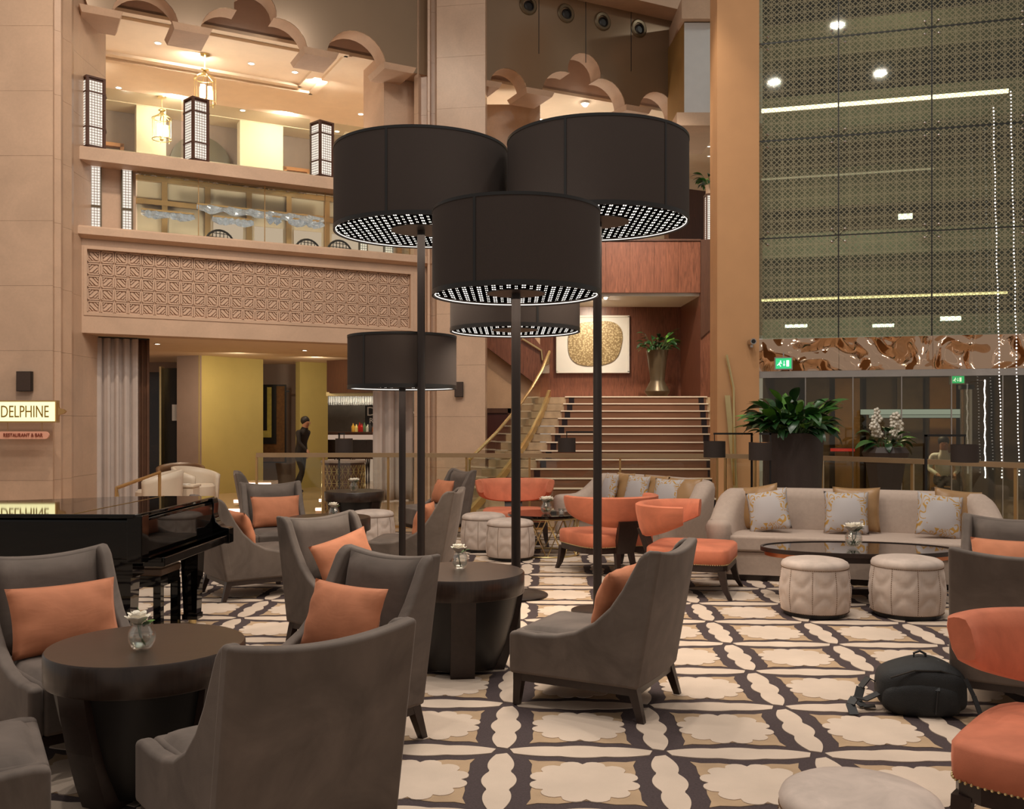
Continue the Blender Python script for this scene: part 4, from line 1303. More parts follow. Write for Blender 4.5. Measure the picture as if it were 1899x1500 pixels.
# stair spot
c = P(1123, 553, 19.75)
o = empty('ceiling_downlight', (c.x, c.y, 4.2))
MB().sphere((0, 0, -.03), .035, 12, 8).build('bulb', glow('bright_stair_spot', (1, .9, .74, 1), 50), o)
MB().lathe([(.05, -.03), (.07, -.02), (.07, 0), (.05, 0)], 18, cap0=False, cap1=False).build('trim_ring', m_white, o)
tag(o, 'bright spot under the white soffit above the stairs', 'downlight')
area('art_spot', (1.9, 20.1, 4.15), 15, .2, (1, .86, .66), (1.75, 21.6, 3.2), 100)
area('balcony_fill', (2.2, 15.0, 8.6), 70, .4, (1, .86, .70), (2.4, 19.6, 4.8), 60)  # unseen wash added to brighten the timber balcony front
area('stair_light', (2.4, 15.2, 9.5), 40, .5, (1, .88, .72), (2.3, 17.6, 1.0), 80)
area('stair_light', (2.2, 20.4, 4.18), 5, .3, (1, .86, .68), (2.2, 20.0, 2.0))

# ------------------------------------------------------------------ rug
m_rug_dark = mat('rug_plum_ground', rgb(70, 56, 56), .95, amp=.22, ns=90, bump=.4, bs=260)
m_rug_tan = mat('rug_tan', rgb(178, 149, 118), .95, amp=.10, ns=6, bump=.3, bs=300)
m_rug_cream = mat('rug_cream', rgb(208, 187, 168), .95, amp=.07, ns=3, bump=.3, bs=300)
CA, CB, YAW = .7526, .743, -.0362
RO = Vector((-.0445, 4.538))
cy_, sy_ = math.cos(YAW), math.sin(YAW)
def node(i, j):
    return Vector((RO.x + cy_ * i * CA - sy_ * j * CB, RO.y + sy_ * i * CA + cy_ * j * CB))
I0, I1, J0, J1 = -6, 9, -6, 12
rug = empty('rug')
tag(rug, 'wall to wall lounge rug with cream scalloped medallions on plum', 'rug')
c4 = [node(I0, J0), node(I1, J0), node(I1, J1), node(I0, J1)]
MB().prism([(p.x, p.y) for p in c4], 0, .010).build('plum_ground', m_rug_dark, rug)
def lens_h(x, hw, deep):
    e = min(1, max(0, math.sin(pi * x))) ** .55
    l = 0 if x < .36 else (1 if x < .64 else 2)
    a, b = ((.0, .36), (.36, .64), (.64, 1.0))[l]
    q = (x - a) / (b - a)
    return hw * e * (1 - deep) + hw * deep * math.sin(pi * q) ** .7 * e
lens, tan_, cream = MB(), MB(), MB()
def polyadd(mb, pts, z0, z1):
    mb.prism(pts, z0, z1)
xs_ = [.045 + .91 * k / 36 for k in range(37)]
def cellpt(i, j, u, v):
    p = node(i + u, j + v)
    return (p.x, p.y)
for j in range(J0, J1):
    for i in range(I0, I1):
        up_ = [cellpt(i, j, x, lens_h(x, .108, .20)) for x in xs_]
        dn_ = [cellpt(i, j, x, -lens_h(x, .108, .20)) for x in reversed(xs_)]
        polyadd(lens, up_ + dn_[1:-1], .009, .0142)
        up_ = [cellpt(i, j, lens_h(x, .104, .42), x) for x in xs_]
        dn_ = [cellpt(i, j, -lens_h(x, .104, .42), x) for x in reversed(xs_)]
        polyadd(lens, (up_ + dn_[1:-1])[::-1], .009, .0142)
        t = []
        for q in range(4):
            c_, s_ = [(1, 0), (0, 1), (-1, 0), (0, -1)][q]
            for (a, b) in ((.350, -.350), (.325, -.27), (.330, -.16), (.300, -.05), (.28, 0), (.300, .05), (.330, .16), (.325, .27)):
                x, y = a * c_ - b * s_, a * s_ + b * c_
                x, y = (x, y)
                t.append(cellpt(i, j, .5 + x * (.95 if abs(x) > .3 else 1), .5 + y))
        polyadd(tan_, t, .009, .0125)
        md = []
        for q in range(72):
            a = 2 * pi * q / 72
            r = .27 + .048 * abs(math.sin(6 * a)) ** .6
            md.append(cellpt(i, j, .5 + r * 1.03 * math.cos(a), .5 + r * math.sin(a)))
        polyadd(cream, md, .0105, .0152)
for mb, n, m in ((lens, 'cream_band', m_rug_cream), (tan_, 'tan_corner', m_rug_tan), (cream, 'cream_medallion', m_rug_cream)):
    q = mb.build(n, m, rug); q['kind'] = 'stuff'
RUGZ = .0152

# ------------------------------------------------------------------ grey velvet armchairs
def lean(z):                                # rear face of the back at a height
    return .34 + .13 * max(0, (z - .18) / .73)
def back_top(x):
    return .912 - .038 * (1 - min(1, abs(x) / .335) ** 2)
def make_armchair():
    o = empty('armchair')
    # side panels: sweep from arm front up into the wing
    arm = [(-.42, .405), (-.36, .412), (-.26, .405), (-.14, .415), (-.02, .445), (.09, .505), (.18, .59), (.25, .69), (.305, .79), (.345, .865), (.37, .89)]
    prof = [(-.42, .175)] + arm + [(.395, .905), (.425, .905), (lean(.6) - .03, .6), (lean(.4) - .03, .4), (.31, .175)]
    for sx in (-1, 1):
        m = MB().prism([p for p in prof], sx * .268, sx * .334, 'x')
        q = m.build('side_panel', m_velvet, o, bevel=.022, seg=3)
    # back shell with a dipping top edge
    def fo(u, v):
        x = (u - .5) * .672
        z = .175 + v * (back_top(x) - .175)
        return (x, lean(z) + .018 * (1 - (x / .336) ** 2), z)
    def fi(u, v):
        x = (u - .5) * .672
        z = .175 + v * (back_top(x) - .175)
        return (x, lean(z) - .07 + .018 * (1 - (x / .336) ** 2), z)
    n, k = 12, 8
    m = MB()
    v, f = [], []
    for fn in (fo, fi):
        for j in range(k + 1):
            for i in range(n + 1):
                v.append(fn(i / n, j / k))
    W_ = n + 1
    off = W_ * (k + 1)
    for b_ in (0, off):
        for j in range(k):
            for i in range(n):
                f.append((b_ + j * W_ + i, b_ + j * W_ + i + 1, b_ + (j + 1) * W_ + i + 1, b_ + (j + 1) * W_ + i))
    for i in range(n):
        f.append((i, i + 1, off + i + 1, off + i))
        f.append((k * W_ + i, k * W_ + i + 1, off + k * W_ + i + 1, off + k * W_ + i))
    for j in range(k):
        f.append((j * W_, (j + 1) * W_, off + (j + 1) * W_, off + j * W_))
        f.append((j * W_ + n, (j + 1) * W_ + n, off + (j + 1) * W_ + n, off + j * W_ + n))
    m.add(v, f)
    m.build('back_shell', m_velvet, o, bevel=.018, seg=3)
    # inner back pad
    def pad(u, v):
        x = (u - .5) * .53
        z = .40 + v * (back_top(x) - .012 - .40)
        e = (1 - abs(2 * u - 1) ** 6) ** .5 * (1 - abs(2 * v - 1) ** 8) ** .5
        return (x, lean(z) - .065 - .055 * e, z)
    m = MB(); m.grid(pad, 14, 12)
    q = m.build('back_pad', m_velvet, o, smooth=True)
    # seat block
    m = MB().box(-.27, .27, -.42, .34, .18, .405)
    m.build('seat_base', m_velvet, o, bevel=.02, seg=3)
    def cush(u, v):
        x, y = (u - .5) * .535, -.405 + v * .66
        e = (1 - abs(2 * u - 1) ** 8) ** .5 * (1 - abs(2 * v - 1) ** 10) ** .5
        return (x, y, .385 + .05 * e)
    m = MB(); m.grid(cush, 14, 14)
    m.build('seat_cushion', m_velvet, o, smooth=True)
    # dark plinth rail and splayed legs
    m = MB()
    m.box(-.315, .315, -.40, -.36, .135, .18).box(-.315, .315, .29, .33, .135, .18).box(-.315, -.275, -.40, .33, .135, .18).box(.275, .315, -.40, .33, .135, .18)
    m.build('plinth_rail', m_wood_leg, o)
    for sx in (-1, 1):
        for (y0, dy) in ((-.37, -.01), (.30, .055)):
            bx, by = sx * .305, y0 + dy
            a, b = .018, .028
            tx, ty = sx * .287, y0
            MB().hexa([(bx - a, by - a, 0), (bx + a, by - a, 0), (bx + a, by + a, 0), (bx - a, by + a, 0)], [(tx - b, ty - b, .18), (tx + b, ty - b, .18), (tx + b, ty + b, .18), (tx - b, ty + b, .18)]).build('leg', m_wood_leg, o)
    return o
chair0 = make_armchair()
first = [True]
def armchair(x, y, fx, fy, label):
    o = chair0 if first[0] else copy_tree(chair0)
    first[0] = False
    o.location = (x, y, RUGZ if -4.4 < x < 6.5 and y < 13.2 else 0)
    o.rotation_euler = (0, 0, face(fx, fy))
    tag(o, label, 'armchair', 'grey velvet armchairs')
    return o
def from_rear(xr, yr, fx, fy, back=.36):
    l = math.hypot(fx, fy)
    return xr + fx / l * back, yr + fy / l * back, fx / l, fy / l

CH_ = {}
def place(key, xr, yr, fx, fy, label, back=.47):
    a = from_rear(xr, yr, fx, fy, back)
    CH_[key] = (armchair(*a, label), a)
place('near', -.58, 3.015, -.63, .775, 'grey velvet armchair with its back turned, largest of all, beside the near drum table')
CH_['left'] = (armchair(-2.17, 4.66, .70, -.71, 'grey velvet armchair facing out from before the piano, wide orange pillow'), (-2.17, 4.66, .70, -.71))
place('mid', -.62, 5.0, -.607, -.794, 'grey velvet armchair between the two drum tables, orange pillow leaning in it')
place('mid2', -1.46, 6.95, .749, -.662, 'grey velvet armchair behind the middle drum table with a tilted orange pillow')
place('centre', .81 + .06, 5.22 - .03, -.886, .463, 'grey velvet armchair seen side on, alone on the open rug', .41)
CH_['far1'] = (armchair(-.98, 9.42, -.98, .12, 'grey velvet armchair behind the two thin lamp poles, facing the curtains'), (-.98, 9.42, -.98, .12))
CH_['far2'] = (armchair(-2.52, 10.15, .42, -.91, 'grey velvet armchair with a pink orange pillow, in front of the lit steps'), (-2.52, 10.15, .42, -.91))
CH_['far3'] = (armchair(-2.40, 8.68, .82, .58, 'grey velvet armchair touching the end of the piano, its back to the keys'), (-2.40, 8.68, .82, .58))
CH_['far4'] = (armchair(-1.05, 13.0, -.86, -.5, 'dark grey velvet armchair nearest the stair balustrade'), (-1.05, 13.0, -.86, -.5))
CH_['far5'] = (armchair(-3.25, 12.7, .9, .3, 'grey velvet armchair furthest back, mostly hidden by another armchair'), (-3.25, 12.7, .9, .3))
place('right_far', 3.62, 6.80, -.5, -.87, 'grey velvet armchair at the picture edge facing out, below the long sofa')
place('right_near', 2.335 + .29, 5.03 - .15, .46, .89, 'grey velvet armchair with its back turned, behind the backpack')
place('corner', -2.50, 3.04, .86, .51, 'grey velvet armchair cut off at the bottom corner beside the near drum table', .47)

# pillows: a pinched cushion
def pillow_mesh(name, w_, h_, t_, m):
    mb = MB()
    n = 16
    def fn(sgn):
        def g(u, v):
            a, b = 2 * u - 1, 2 * v - 1
            x = w_ / 2 * a * (1 - .07 * (1 - b * b) * abs(a))
            z = h_ / 2 * b * (1 - .07 * (1 - a * a) * abs(b))
            e = max(0, (1 - a * a)) ** .55 * max(0, (1 - b * b)) ** .55
            wr = .005 * math.sin(11 * a * b + 2 * a) * (1 - e) * e * 3
            return (x, sgn * (t_ / 2 * e + wr), z)
        return g
    mb.grid(fn(1), n, n)
    mb.grid(fn(-1), n, n)
    me = mb.mesh(name, m, smooth=True)
    bm = bmesh.new(); bm.from_mesh(me)
    bmesh.ops.remove_doubles(bm, verts=bm.verts, dist=.0005)
    bmesh.ops.recalc_face_normals(bm, faces=bm.faces)
    bm.to_mesh(me); bm.free()
    return me
pm_orange = pillow_mesh('lumbar_pillow', .53, .35, .17, m_pillow_orange)
pm_gold = pillow_mesh('gold_pillow', .46, .46, .17, m_goldpillow)
pm_scroll = pillow_mesh('scroll_pillow', .43, .43, .16, m_scroll)
def put_pillow(name, me, host, dx, dy, dz, rx, rz, label, cat='pillow', grp=None, ry=0):
    """stand a pillow in a seat, given in the seat's own directions"""
    M = host.matrix_world if False else Matrix.Translation(host.location) @ Matrix.Rotation(host.rotation_euler[2], 4, 'Z')
    L = M @ Matrix.Translation((dx, dy, dz)) @ Matrix.Rotation(rz, 4, 'Z') @ Matrix.Rotation(rx, 4, 'X') @ Matrix.Rotation(ry, 4, 'Y')
    o = bpy.data.objects.new(name, me)
    COL.objects.link(o)
    o.matrix_world = L
    tag(o, label, cat, grp)
    return o
og = 'orange lumbar pillows'
def chair_pillow(key, label, dx=0, rz=0, dy=.10, dz=.60, rx=-.32, ry=0):
    put_pillow('lumbar_pillow', pm_orange, CH_[key][0], dx, dy, dz, rx, rz, label, 'pillow', og, ry)
chair_pillow('left', 'wide orange pillow in the armchair before the piano', ry=.0)
chair_pillow('mid', 'orange pillow in the armchair between the two drum tables')
chair_pillow('mid2', 'tilted orange pillow in the armchair behind the middle drum table', ry=-.2)
chair_pillow('centre', 'orange pillow edge showing in the side on armchair')
chair_pillow('far1', 'orange pillow seen behind the two thin lamp poles')
chair_pillow('far2', 'pinkish orange pillow in the armchair before the lit steps')
chair_pillow('far3', 'orange pillow edge in the armchair touching the piano')
chair_pillow('far4', 'orange pillow edge in the armchair by the stair balustrade')
chair_pillow('right_far', 'orange pillow at the picture edge below the long sofa')

# ------------------------------------------------------------------ coral side chairs with wrap-round backs
def make_coral():
    o = empty('coral_chair')
    # seat cushion
    def seat(z0, z1, grow, n=40):
        pts = []
        for k in range(n):
            a = 2 * pi * k / n
            c_, s_ = math.cos(a), math.sin(a)
            e = 8.0
            r = (abs(c_) ** e + abs(s_) ** e) ** (-1 / e)
            x, y = (.41 + grow) * r * c_, (.37 + grow) * r * s_
            if y > 0:
                x *= 1 - .10 * (y / .37) ** 2
            pts.append((x, y))
        return pts
    m = MB()
    lay = [(0, .300), (.008, .306), (.010, .36), (.008, .415), (-.002, .430), (-.016, .437), (-.10, .447), (-.26, .45)]
    rings = [[(p[0], p[1], z) for p in seat(0, 0, g)] for g, z in lay]
    n = len(rings[0])
    v = [p for r in rings for p in r]
    f = []
    for i in range(len(rings) - 1):
        for k in range(n):
            f.append((i * n + k, i * n + (k + 1) % n, (i + 1) * n + (k + 1) % n, (i + 1) * n + k))
    f.append(tuple(range(n - 1, -1, -1))); f.append(tuple((len(rings) - 1) * n + k for k in range(n)))
    m.add(v, f)
    m.build('seat_cushion', m_orange_velvet, o, smooth=True)
    MB().prism(seat(0, 0, -.004), .235, .300).build('seat_rail', m_wood_leg, o)
    nl = MB()
    pts = seat(0, 0, .004, 160)
    for p in pts:
        nl.sphere((p[0], p[1], .302), .0065, 5, 4)
    q = nl.build('nail_trim', m_brass, o); q['kind'] = 'stuff'
    # front sabre legs
    for sx in (-1, 1):
        path = [(sx * .36, -.32, .25), (sx * .365, -.335, .16), (sx * .375, -.36, .07), (sx * .39, -.40, 0)]
        m = MB()
        ws = [.034, .030, .024, .018]
        for (a, wa), (b, wb_) in zip(zip(path[:-1], ws[:-1]), zip(path[1:], ws[1:])):
            m.hexa([(b[0] - wb_, b[1] - wb_, b[2]), (b[0] + wb_, b[1] - wb_, b[2]), (b[0] + wb_, b[1] + wb_, b[2]), (b[0] - wb_, b[1] + wb_, b[2])], [(a[0] - wa, a[1] - wa, a[2]), (a[0] + wa, a[1] - wa, a[2]), (a[0] + wa, a[1] + wa, a[2]), (a[0] - wa, a[1] + wa, a[2])])
        m.build('leg', m_wood_leg, o)
    # rear splat with its two legs
    MB().hexa([(-.10, .33, .23), (.10, .33, .23), (.10, .39, .23), (-.10, .39, .23)], [(-.125, .455, .57), (.125, .455, .57), (.125, .50, .57), (-.125, .50, .57)]).build('back_splat', m_wood_leg, o)
    for sx in (-1, 1):
        m = MB()
        m.hexa([(sx * .10 - .02, .40, 0), (sx * .10 + .02, .40, 0), (sx * .10 + .02, .44, 0), (sx * .10 - .02, .44, 0)], [(sx * .078 - .026, .33, .24), (sx * .078 + .026, .33, .24), (sx * .078 + .026, .39, .24), (sx * .078 - .026, .39, .24)])
        m.build('leg', m_wood_leg, o)
    # wrap-round back
    def sec(u):
        a = math.radians(-8 + 196 * u)              # 0 right .. 180 left, through the rear
        q = abs(2 * u - 1)
        rx_, ry_ = .46, .40
        cx_, cy2 = rx_ * math.cos(a), .06 + ry_ * math.sin(a)
        zt_ = .815 - .0 * q
        zb_ = .50 + .15 * q ** 2.2
        th = .050
        return cx_, cy2, zt_, zb_, th, math.cos(a), math.sin(a)
    m = MB()
    nu = 40
    prof = [(-1, 0), (-1, .08), (-.9, .02), (.9, .02)]
    v, f = [], []
    ns = 14
    for i in range(nu + 1):
        u = i / nu
        cx_, cy2, zt_, zb_, th, ca, sa = sec(u)
        endk = 1 if 0 < i < nu else .86
        zc, hh_ = (zt_ + zb_) / 2, (zt_ - zb_) / 2
        for k in range(ns):
            a = 2 * pi * k / ns
            e = 4
            r = (abs(math.cos(a)) ** e + abs(math.sin(a)) ** e) ** (-1 / e)
            n_, z_ = th * r * math.cos(a) * endk, hh_ * r * math.sin(a) * (.9 + .1 * endk)
            tilt = .10 * (z_ / .16) * .35
            v.append((cx_ + ca * (n_ + tilt), cy2 + sa * (n_ + tilt), zc + z_))
    for i in range(nu):
        for k in range(ns):
            f.append((i * ns + k, i * ns + (k + 1) % ns, (i + 1) * ns + (k + 1) % ns, (i + 1) * ns + k))
    f.append(tuple(range(ns - 1, -1, -1))); f.append(tuple(nu * ns + k for k in range(ns)))
    m.add(v, f)
    m.build('wrap_back', m_orange_velvet, o, angle=50)
    return o
coral0 = make_coral()
def coral(o, x, y, fx, fy, label, s=1.0):
    o.location = (x, y, RUGZ)
    o.rotation_euler = (0, 0, face(fx, fy))
    o.scale = (s, s, 1)
    tag(o, label, 'chair', 'coral velvet side chairs')
coral(coral0, 1.0, 9.95, -.39, .92, 'coral velvet chair with its back turned, behind the thick lamp pole')
coral(copy_tree(coral0), .04, 12.25, .05, -1, 'coral velvet chair facing out in front of the stairs')
coral(copy_tree(coral0), 1.69, 8.84, .936, -.35, 'coral velvet chair facing the oval coffee table')
coral(copy_tree(coral0), 2.10, 3.39, -.65, -.76, 'largest coral velvet chair, cut off at the picture edge')

# ------------------------------------------------------------------ ottomans
def make_ottoman():
    o = empty('ottoman')
    NP, H0, H1 = 9, .035, .385
    for p in range(NP):
        def fn(u, v):
            a_, b_ = 2 * u - 1, 2 * v - 1
            ang = 2 * pi * (p + u) / NP
            base = .266 + .018 * math.sin(pi * min(1, v * 1.02) ** .9) - .004 * v
            e = (1 - a_ ** 6) * (1 - b_ ** 6)
            puff = .004 * e
            x1, x2 = abs(a_) , abs(b_)
            crease = .013 * math.exp(-((x2 - (.22 + .62 * a_ * a_)) ** 2) / .02) * e
            r = base + puff - crease
            return (r * math.cos(ang), r * math.sin(ang), H0 + v * (H1 - H0))
        m = MB(); m.grid(fn, 12, 14)
        m.build('side_panel', m_otto, o, smooth=True)
    dome = [(.256, .380), (.266, .388), (.268, .408), (.258, .430), (.23, .446), (.17, .457), (.10, .462), (.001, .464)]
    MB().lathe(dome, 40).build('top_cushion', m_otto, o, smooth=True)
    nl = MB()
    for p in range(NP):
        ang = 2 * pi * p / NP
        for k in range(24):
            v = k / 23
            r = .266 + .018 * math.sin(pi * v ** .9) - .004 * v + .001
            nl.sphere((r * math.cos(ang), r * math.sin(ang), H0 + v * (H1 - H0)), .0042, 4, 3)
    for k in range(120):
        a = 2 * pi * k / 120
        nl.sphere((.265 * math.cos(a), .265 * math.sin(a), .385), .0042, 4, 3)
        nl.sphere((.268 * math.cos(a), .268 * math.sin(a), .036), .0042, 4, 3)
    q = nl.build('nail_trim', mat('aged_brass_nail', rgb(112, 84, 56), .4, metal=.8, amp=0), o); q['kind'] = 'stuff'
    MB().cyl((0, 0), .245, 0, .04, 32).build('base', m_black, o)
    return o
ot0 = make_ottoman()
def ottoman(o, x, y, rz, label, s=1.0):
    o.location = (x, y, RUGZ if y < 13 else 0); o.rotation_euler = (0, 0, rz); o.scale = (s, s, s)
    tag(o, label, 'ottoman', 'round velvet ottomans')
ottoman(ot0, 2.49, 7.76, .15, 'round blush ottoman before the oval coffee table, nearer the coral chair')
ottoman(copy_tree(ot0), 3.23, 7.72, .42, 'round blush ottoman before the oval coffee table, nearer the grey armchair', 1.04)
ottoman(copy_tree(ot0), -.345, 11.55, .3, 'round ottoman standing furthest from the thick lamp pole of the pair')
ottoman(copy_tree(ot0), -.02, 10.85, .0, 'round ottoman crossed by the central lamp pole')
ottoman(copy_tree(ot0), -1.76, 11.9, .2, 'round ottoman behind the two thin lamp poles, before the far drum table')
ottoman(copy_tree(ot0), 1.10, 2.98, .0, 'largest pale ottoman cut off at the bottom of the picture', .93)

# ------------------------------------------------------------------ drum tables
def make_drum():
    o = empty('drum_table')
    R = .41
    MB().lathe([(R - .004, .49), (R, .497), (R, .612), (R - .006, .62), (.001, .62)], 64).build('table_top', m_table, o, angle=40)
    MB().lathe([(.235, .03), (.30, .18), (.345, .34), (.375, .49)], 40).build('pedestal', m_black, o, angle=40)
    for k in range(4):
        a = pi / 4 + k * pi / 2
        M = Matrix.Rotation(a, 4, 'Z')
        m = MB(M)
        prof = [(.15, 0), (.275, 0), (.31, .1), (.352, .25), (.382, .4), (.396, .49), (.20, .49)]
        m.prism(prof, -.075, .075, 'y')
        m.build('fin_leg', m_wood_leg, o)
    return o
dt0 = make_drum()
def drum(o, x, y, rz, label, z=RUGZ):
    o.location = (x, y, z); o.rotation_euler = (0, 0, rz)
    tag(o, label, 'table', 'dark drum tables')
drum(dt0, -1.58, 4.09, .35, 'dark drum table nearest the camera, a rose vase on it')
drum(copy_tree(dt0), -.33, 6.06, -pi / 4 + .10, 'dark drum table in the middle of the lounge beside the side on armchair')
drum(copy_tree(dt0), -1.83, 9.45, .2, 'dark drum table half hidden behind an armchair, near the small thin poled lamp')
drum(copy_tree(dt0), -2.17, 13.0, .2, 'dark drum table furthest back, before the patterned host stand')

# oval coffee table
o = empty('coffee_table', (3.09, 8.45, RUGZ), -.10)
def oval(r, a=.84, b=.44, n=64):
    return [((a + r) * math.cos(2 * pi * k / n), (b + r) * math.sin(2 * pi * k / n)) for k in range(n)]
MB().prism(oval(0), .425, .445).build('table_top', mat('black_glass_top', rgb(20, 16, 14), .03, amp=0, coat=1), o, angle=40)
m = MB()
ring = oval(.006); inn = oval(-.015)
n = len(ring)
v = [(p[0], p[1], z) for z in (.415, .452) for p in ring] + [(p[0], p[1], z) for z in (.415, .452) for p in inn]
f = []
for k in range(n):
    k2 = (k + 1) % n
    f += [(k, k2, n + k2, n + k), (2 * n + k, 2 * n + k2, 3 * n + k2, 3 * n + k), (n + k, n + k2, 3 * n + k2, 3 * n + k), (k, k2, 2 * n + k2, 2 * n + k)]
m.add(v, f); m.build('rim', m_wood_leg, o, angle=40)
MB().prism(oval(-.03), .375, .415).build('copper_band', m_copper, o, angle=40)
for sy in (-1, 1):
    MB().prism([(-.48, sy * .30), (.48, sy * .30), (.40, sy * .415), (-.40, sy * .415)], .365, .42).build('apron_drawer', m_wood_leg, o)
for sx in (-1, 1):
    MB().box(sx * .5 - .04, sx * .5 + .04, -.26, .26, 0, .38).build('pedestal_leg', m_wood_leg, o)
MB().box(-.5, .5, -.03, .03, .03, .08).build('stretcher', m_wood_leg, o)
tag(o, 'oval black glass coffee table with copper edge before the long sofa', 'coffee table')
ct1 = (3.09, 8.45, RUGZ + .446)
# brass framed round coffee table
o = empty('coffee_table', (.40, 11.25, RUGZ))
MB().lathe([(.44, .455), (.45, .46), (.45, .485), (.001, .485)], 48).build('table_top', m_lacquer, o, angle=40)
for z_ in (.01, .44):
    MB().tube([(.40 * math.cos(2 * pi * k / 40), .40 * math.sin(2 * pi * k / 40), z_) for k in range(41)], .010, 6, False).build('brass_ring', m_brass, o, smooth=True)
for k in range(12):
    a, b = 2 * pi * k / 12, 2 * pi * (k + 1) / 12
    MB().tube([(.40 * math.cos(a), .40 * math.sin(a), .0), (.40 * math.cos(b), .40 * math.sin(b), .45)], .007, 5).build('lattice_rod', m_brass, o)
    MB().tube([(.40 * math.cos(b), .40 * math.sin(b), .0), (.40 * math.cos(a), .40 * math.sin(a), .45)], .007, 5).build('lattice_rod', m_brass, o)
tag(o, 'round dark coffee table on a brass lattice between the coral chairs', 'coffee table')
ct2 = (.40, 11.25, RUGZ + .485)

# ------------------------------------------------------------------ rose vases
def make_vase(two=False, seed=0):
    rnd = random.Random(seed)
    o = empty('rose_vase')
    R = .058
    prof = [(.022, 0), (.036, .006), (.052, .03), (R, .056), (.054, .078), (.042, .098), (.036, .106), (.040, .112), (.036, .110), (.038, .098), (.049, .077), (.053, .056), (.047, .031), (.03, .012), (.001, .010)]
    MB().lathe(prof, 28).build('glass_bowl', m_vase, o, smooth=True)
    MB().lathe([(.03, .013), (.046, .032), (.052, .056), (.050, .066), (.001, .066)], 24).build('water', m_water, o, smooth=True)
    heads = [(-.018, -.012), (.026, .01)] if two else [(-.014, -.01)]
    for hx, hy in heads:
        MB().tube([(-hx * .8, -hy, .014), (hx * .5, hy * .5, .06), (hx, hy, .115)], .0032, 5).build('stem', m_stem, o)
        m = MB(Matrix.Translation((hx, hy, .108)))
        for ring_, (n_, r0, tilt, h) in enumerate(((3, .010, .02, .052), (4, .017, .10, .056), (5, .024, .24, .054), (6, .030, .45, .044))):
            for k in range(n_):
                a = 2 * pi * k / n_ + ring_ * .5 + rnd.random() * .2
                w_ = .9 * 2 * pi / n_
                def pet(u, v):
                    th = a + (u - .5) * w_ * 1.25
                    rr = r0 * (.35 + v * .65) + math.sin(tilt) * h * v + .004 * v * v * math.cos((u - .5) * 6)
                    z = h * math.cos(tilt) * v * (1 - .22 * (2 * u - 1) ** 2)
                    return (rr * math.cos(th), rr * math.sin(th), z)
                m.grid(pet, 5, 4)
        q = m.build('rose_head', m_rose, o, smooth=True)
        so = q.modifiers.new('s', 'SOLIDIFY'); so.thickness = .0012
    for k, (a, r_, z_) in enumerate(((-.5, .055, .125), (.9, .045, .115), (2.6, .035, .14))):
        m = MB(Matrix.Rotation(a, 4, 'Z'))
        def lf(u, v):
            w2_ = .018 * math.sin(pi * min(1, u * .97 + .03)) ** .8
            return (.012 + r_ * u, (v - .5) * 2 * w2_, .098 + (z_ - .098) * math.sin(u * 1.9) + .004 * abs(v - .5))
        m.grid(lf, 8, 4)
        q = m.build('leaf', m_leaf2 if k else m_leaf, o, smooth=True)
        so = q.modifiers.new('s', 'SOLIDIFY'); so.thickness = .001
    MB().tube([(.0, .0, .03), (-.02, .015, .13), (-.032, .02, .175), (.0, .01, .135), (.03, .0, .11)], .0015, 4).build('grass_loop', m_stem, o)
    return o
def vase(o, loc, rz, s, label):
    o.location = loc; o.rotation_euler = (0, 0, rz); o.scale = (s, s, s)
    tag(o, label, 'vase', 'rose bowls on the tables')
vz1 = make_vase(False, 1); vz2 = make_vase(True, 2)
p = P(258, 1200, 3.95)
vase(vz1, (p.x + .0, 3.98, RUGZ + .62), -.1, 1.0, 'glass bowl with one white rose on the nearest drum table')
vase(copy_tree(vz1), (X(853, 6.15), 6.15, RUGZ + .62), .5, 1.0, 'glass bowl with one white rose on the middle drum table')
vase(copy_tree(vz1), (X(619, 9.3), 9.3, RUGZ + .62), .9, 1.0, 'glass bowl with white flowers on the half hidden drum table')
vase(copy_tree(vz2), (X(656, 12.95), 12.95, RUGZ + .62), .3, 1.1, 'glass bowl with white flowers on the furthest drum table')
vase(copy_tree(vz2), (X(1013, 11.2), 11.2, ct2[2]), .3, 1.25, 'glass bowl with white flowers on the brass lattice coffee table')
vase(vz2, (X(1583, 8.45), 8.45, ct1[2] + .006), .0, 1.35, 'glass bowl with two white roses on the oval coffee table')
o = empty('votive_glass', (X(1041, 11.05), 11.05, ct2[2]))
MB().lathe([(.025, 0), (.034, .004), (.036, .07), (.033, .07), (.031, .01), (.001, .008)], 18).build('glass_cup', m_vase, o, smooth=True)
MB().cyl((0, 0), .024, .011, .035, 14).build('candle', m_white, o)
tag(o, 'small glass votive beside the flowers on the brass lattice table', 'candle holder')

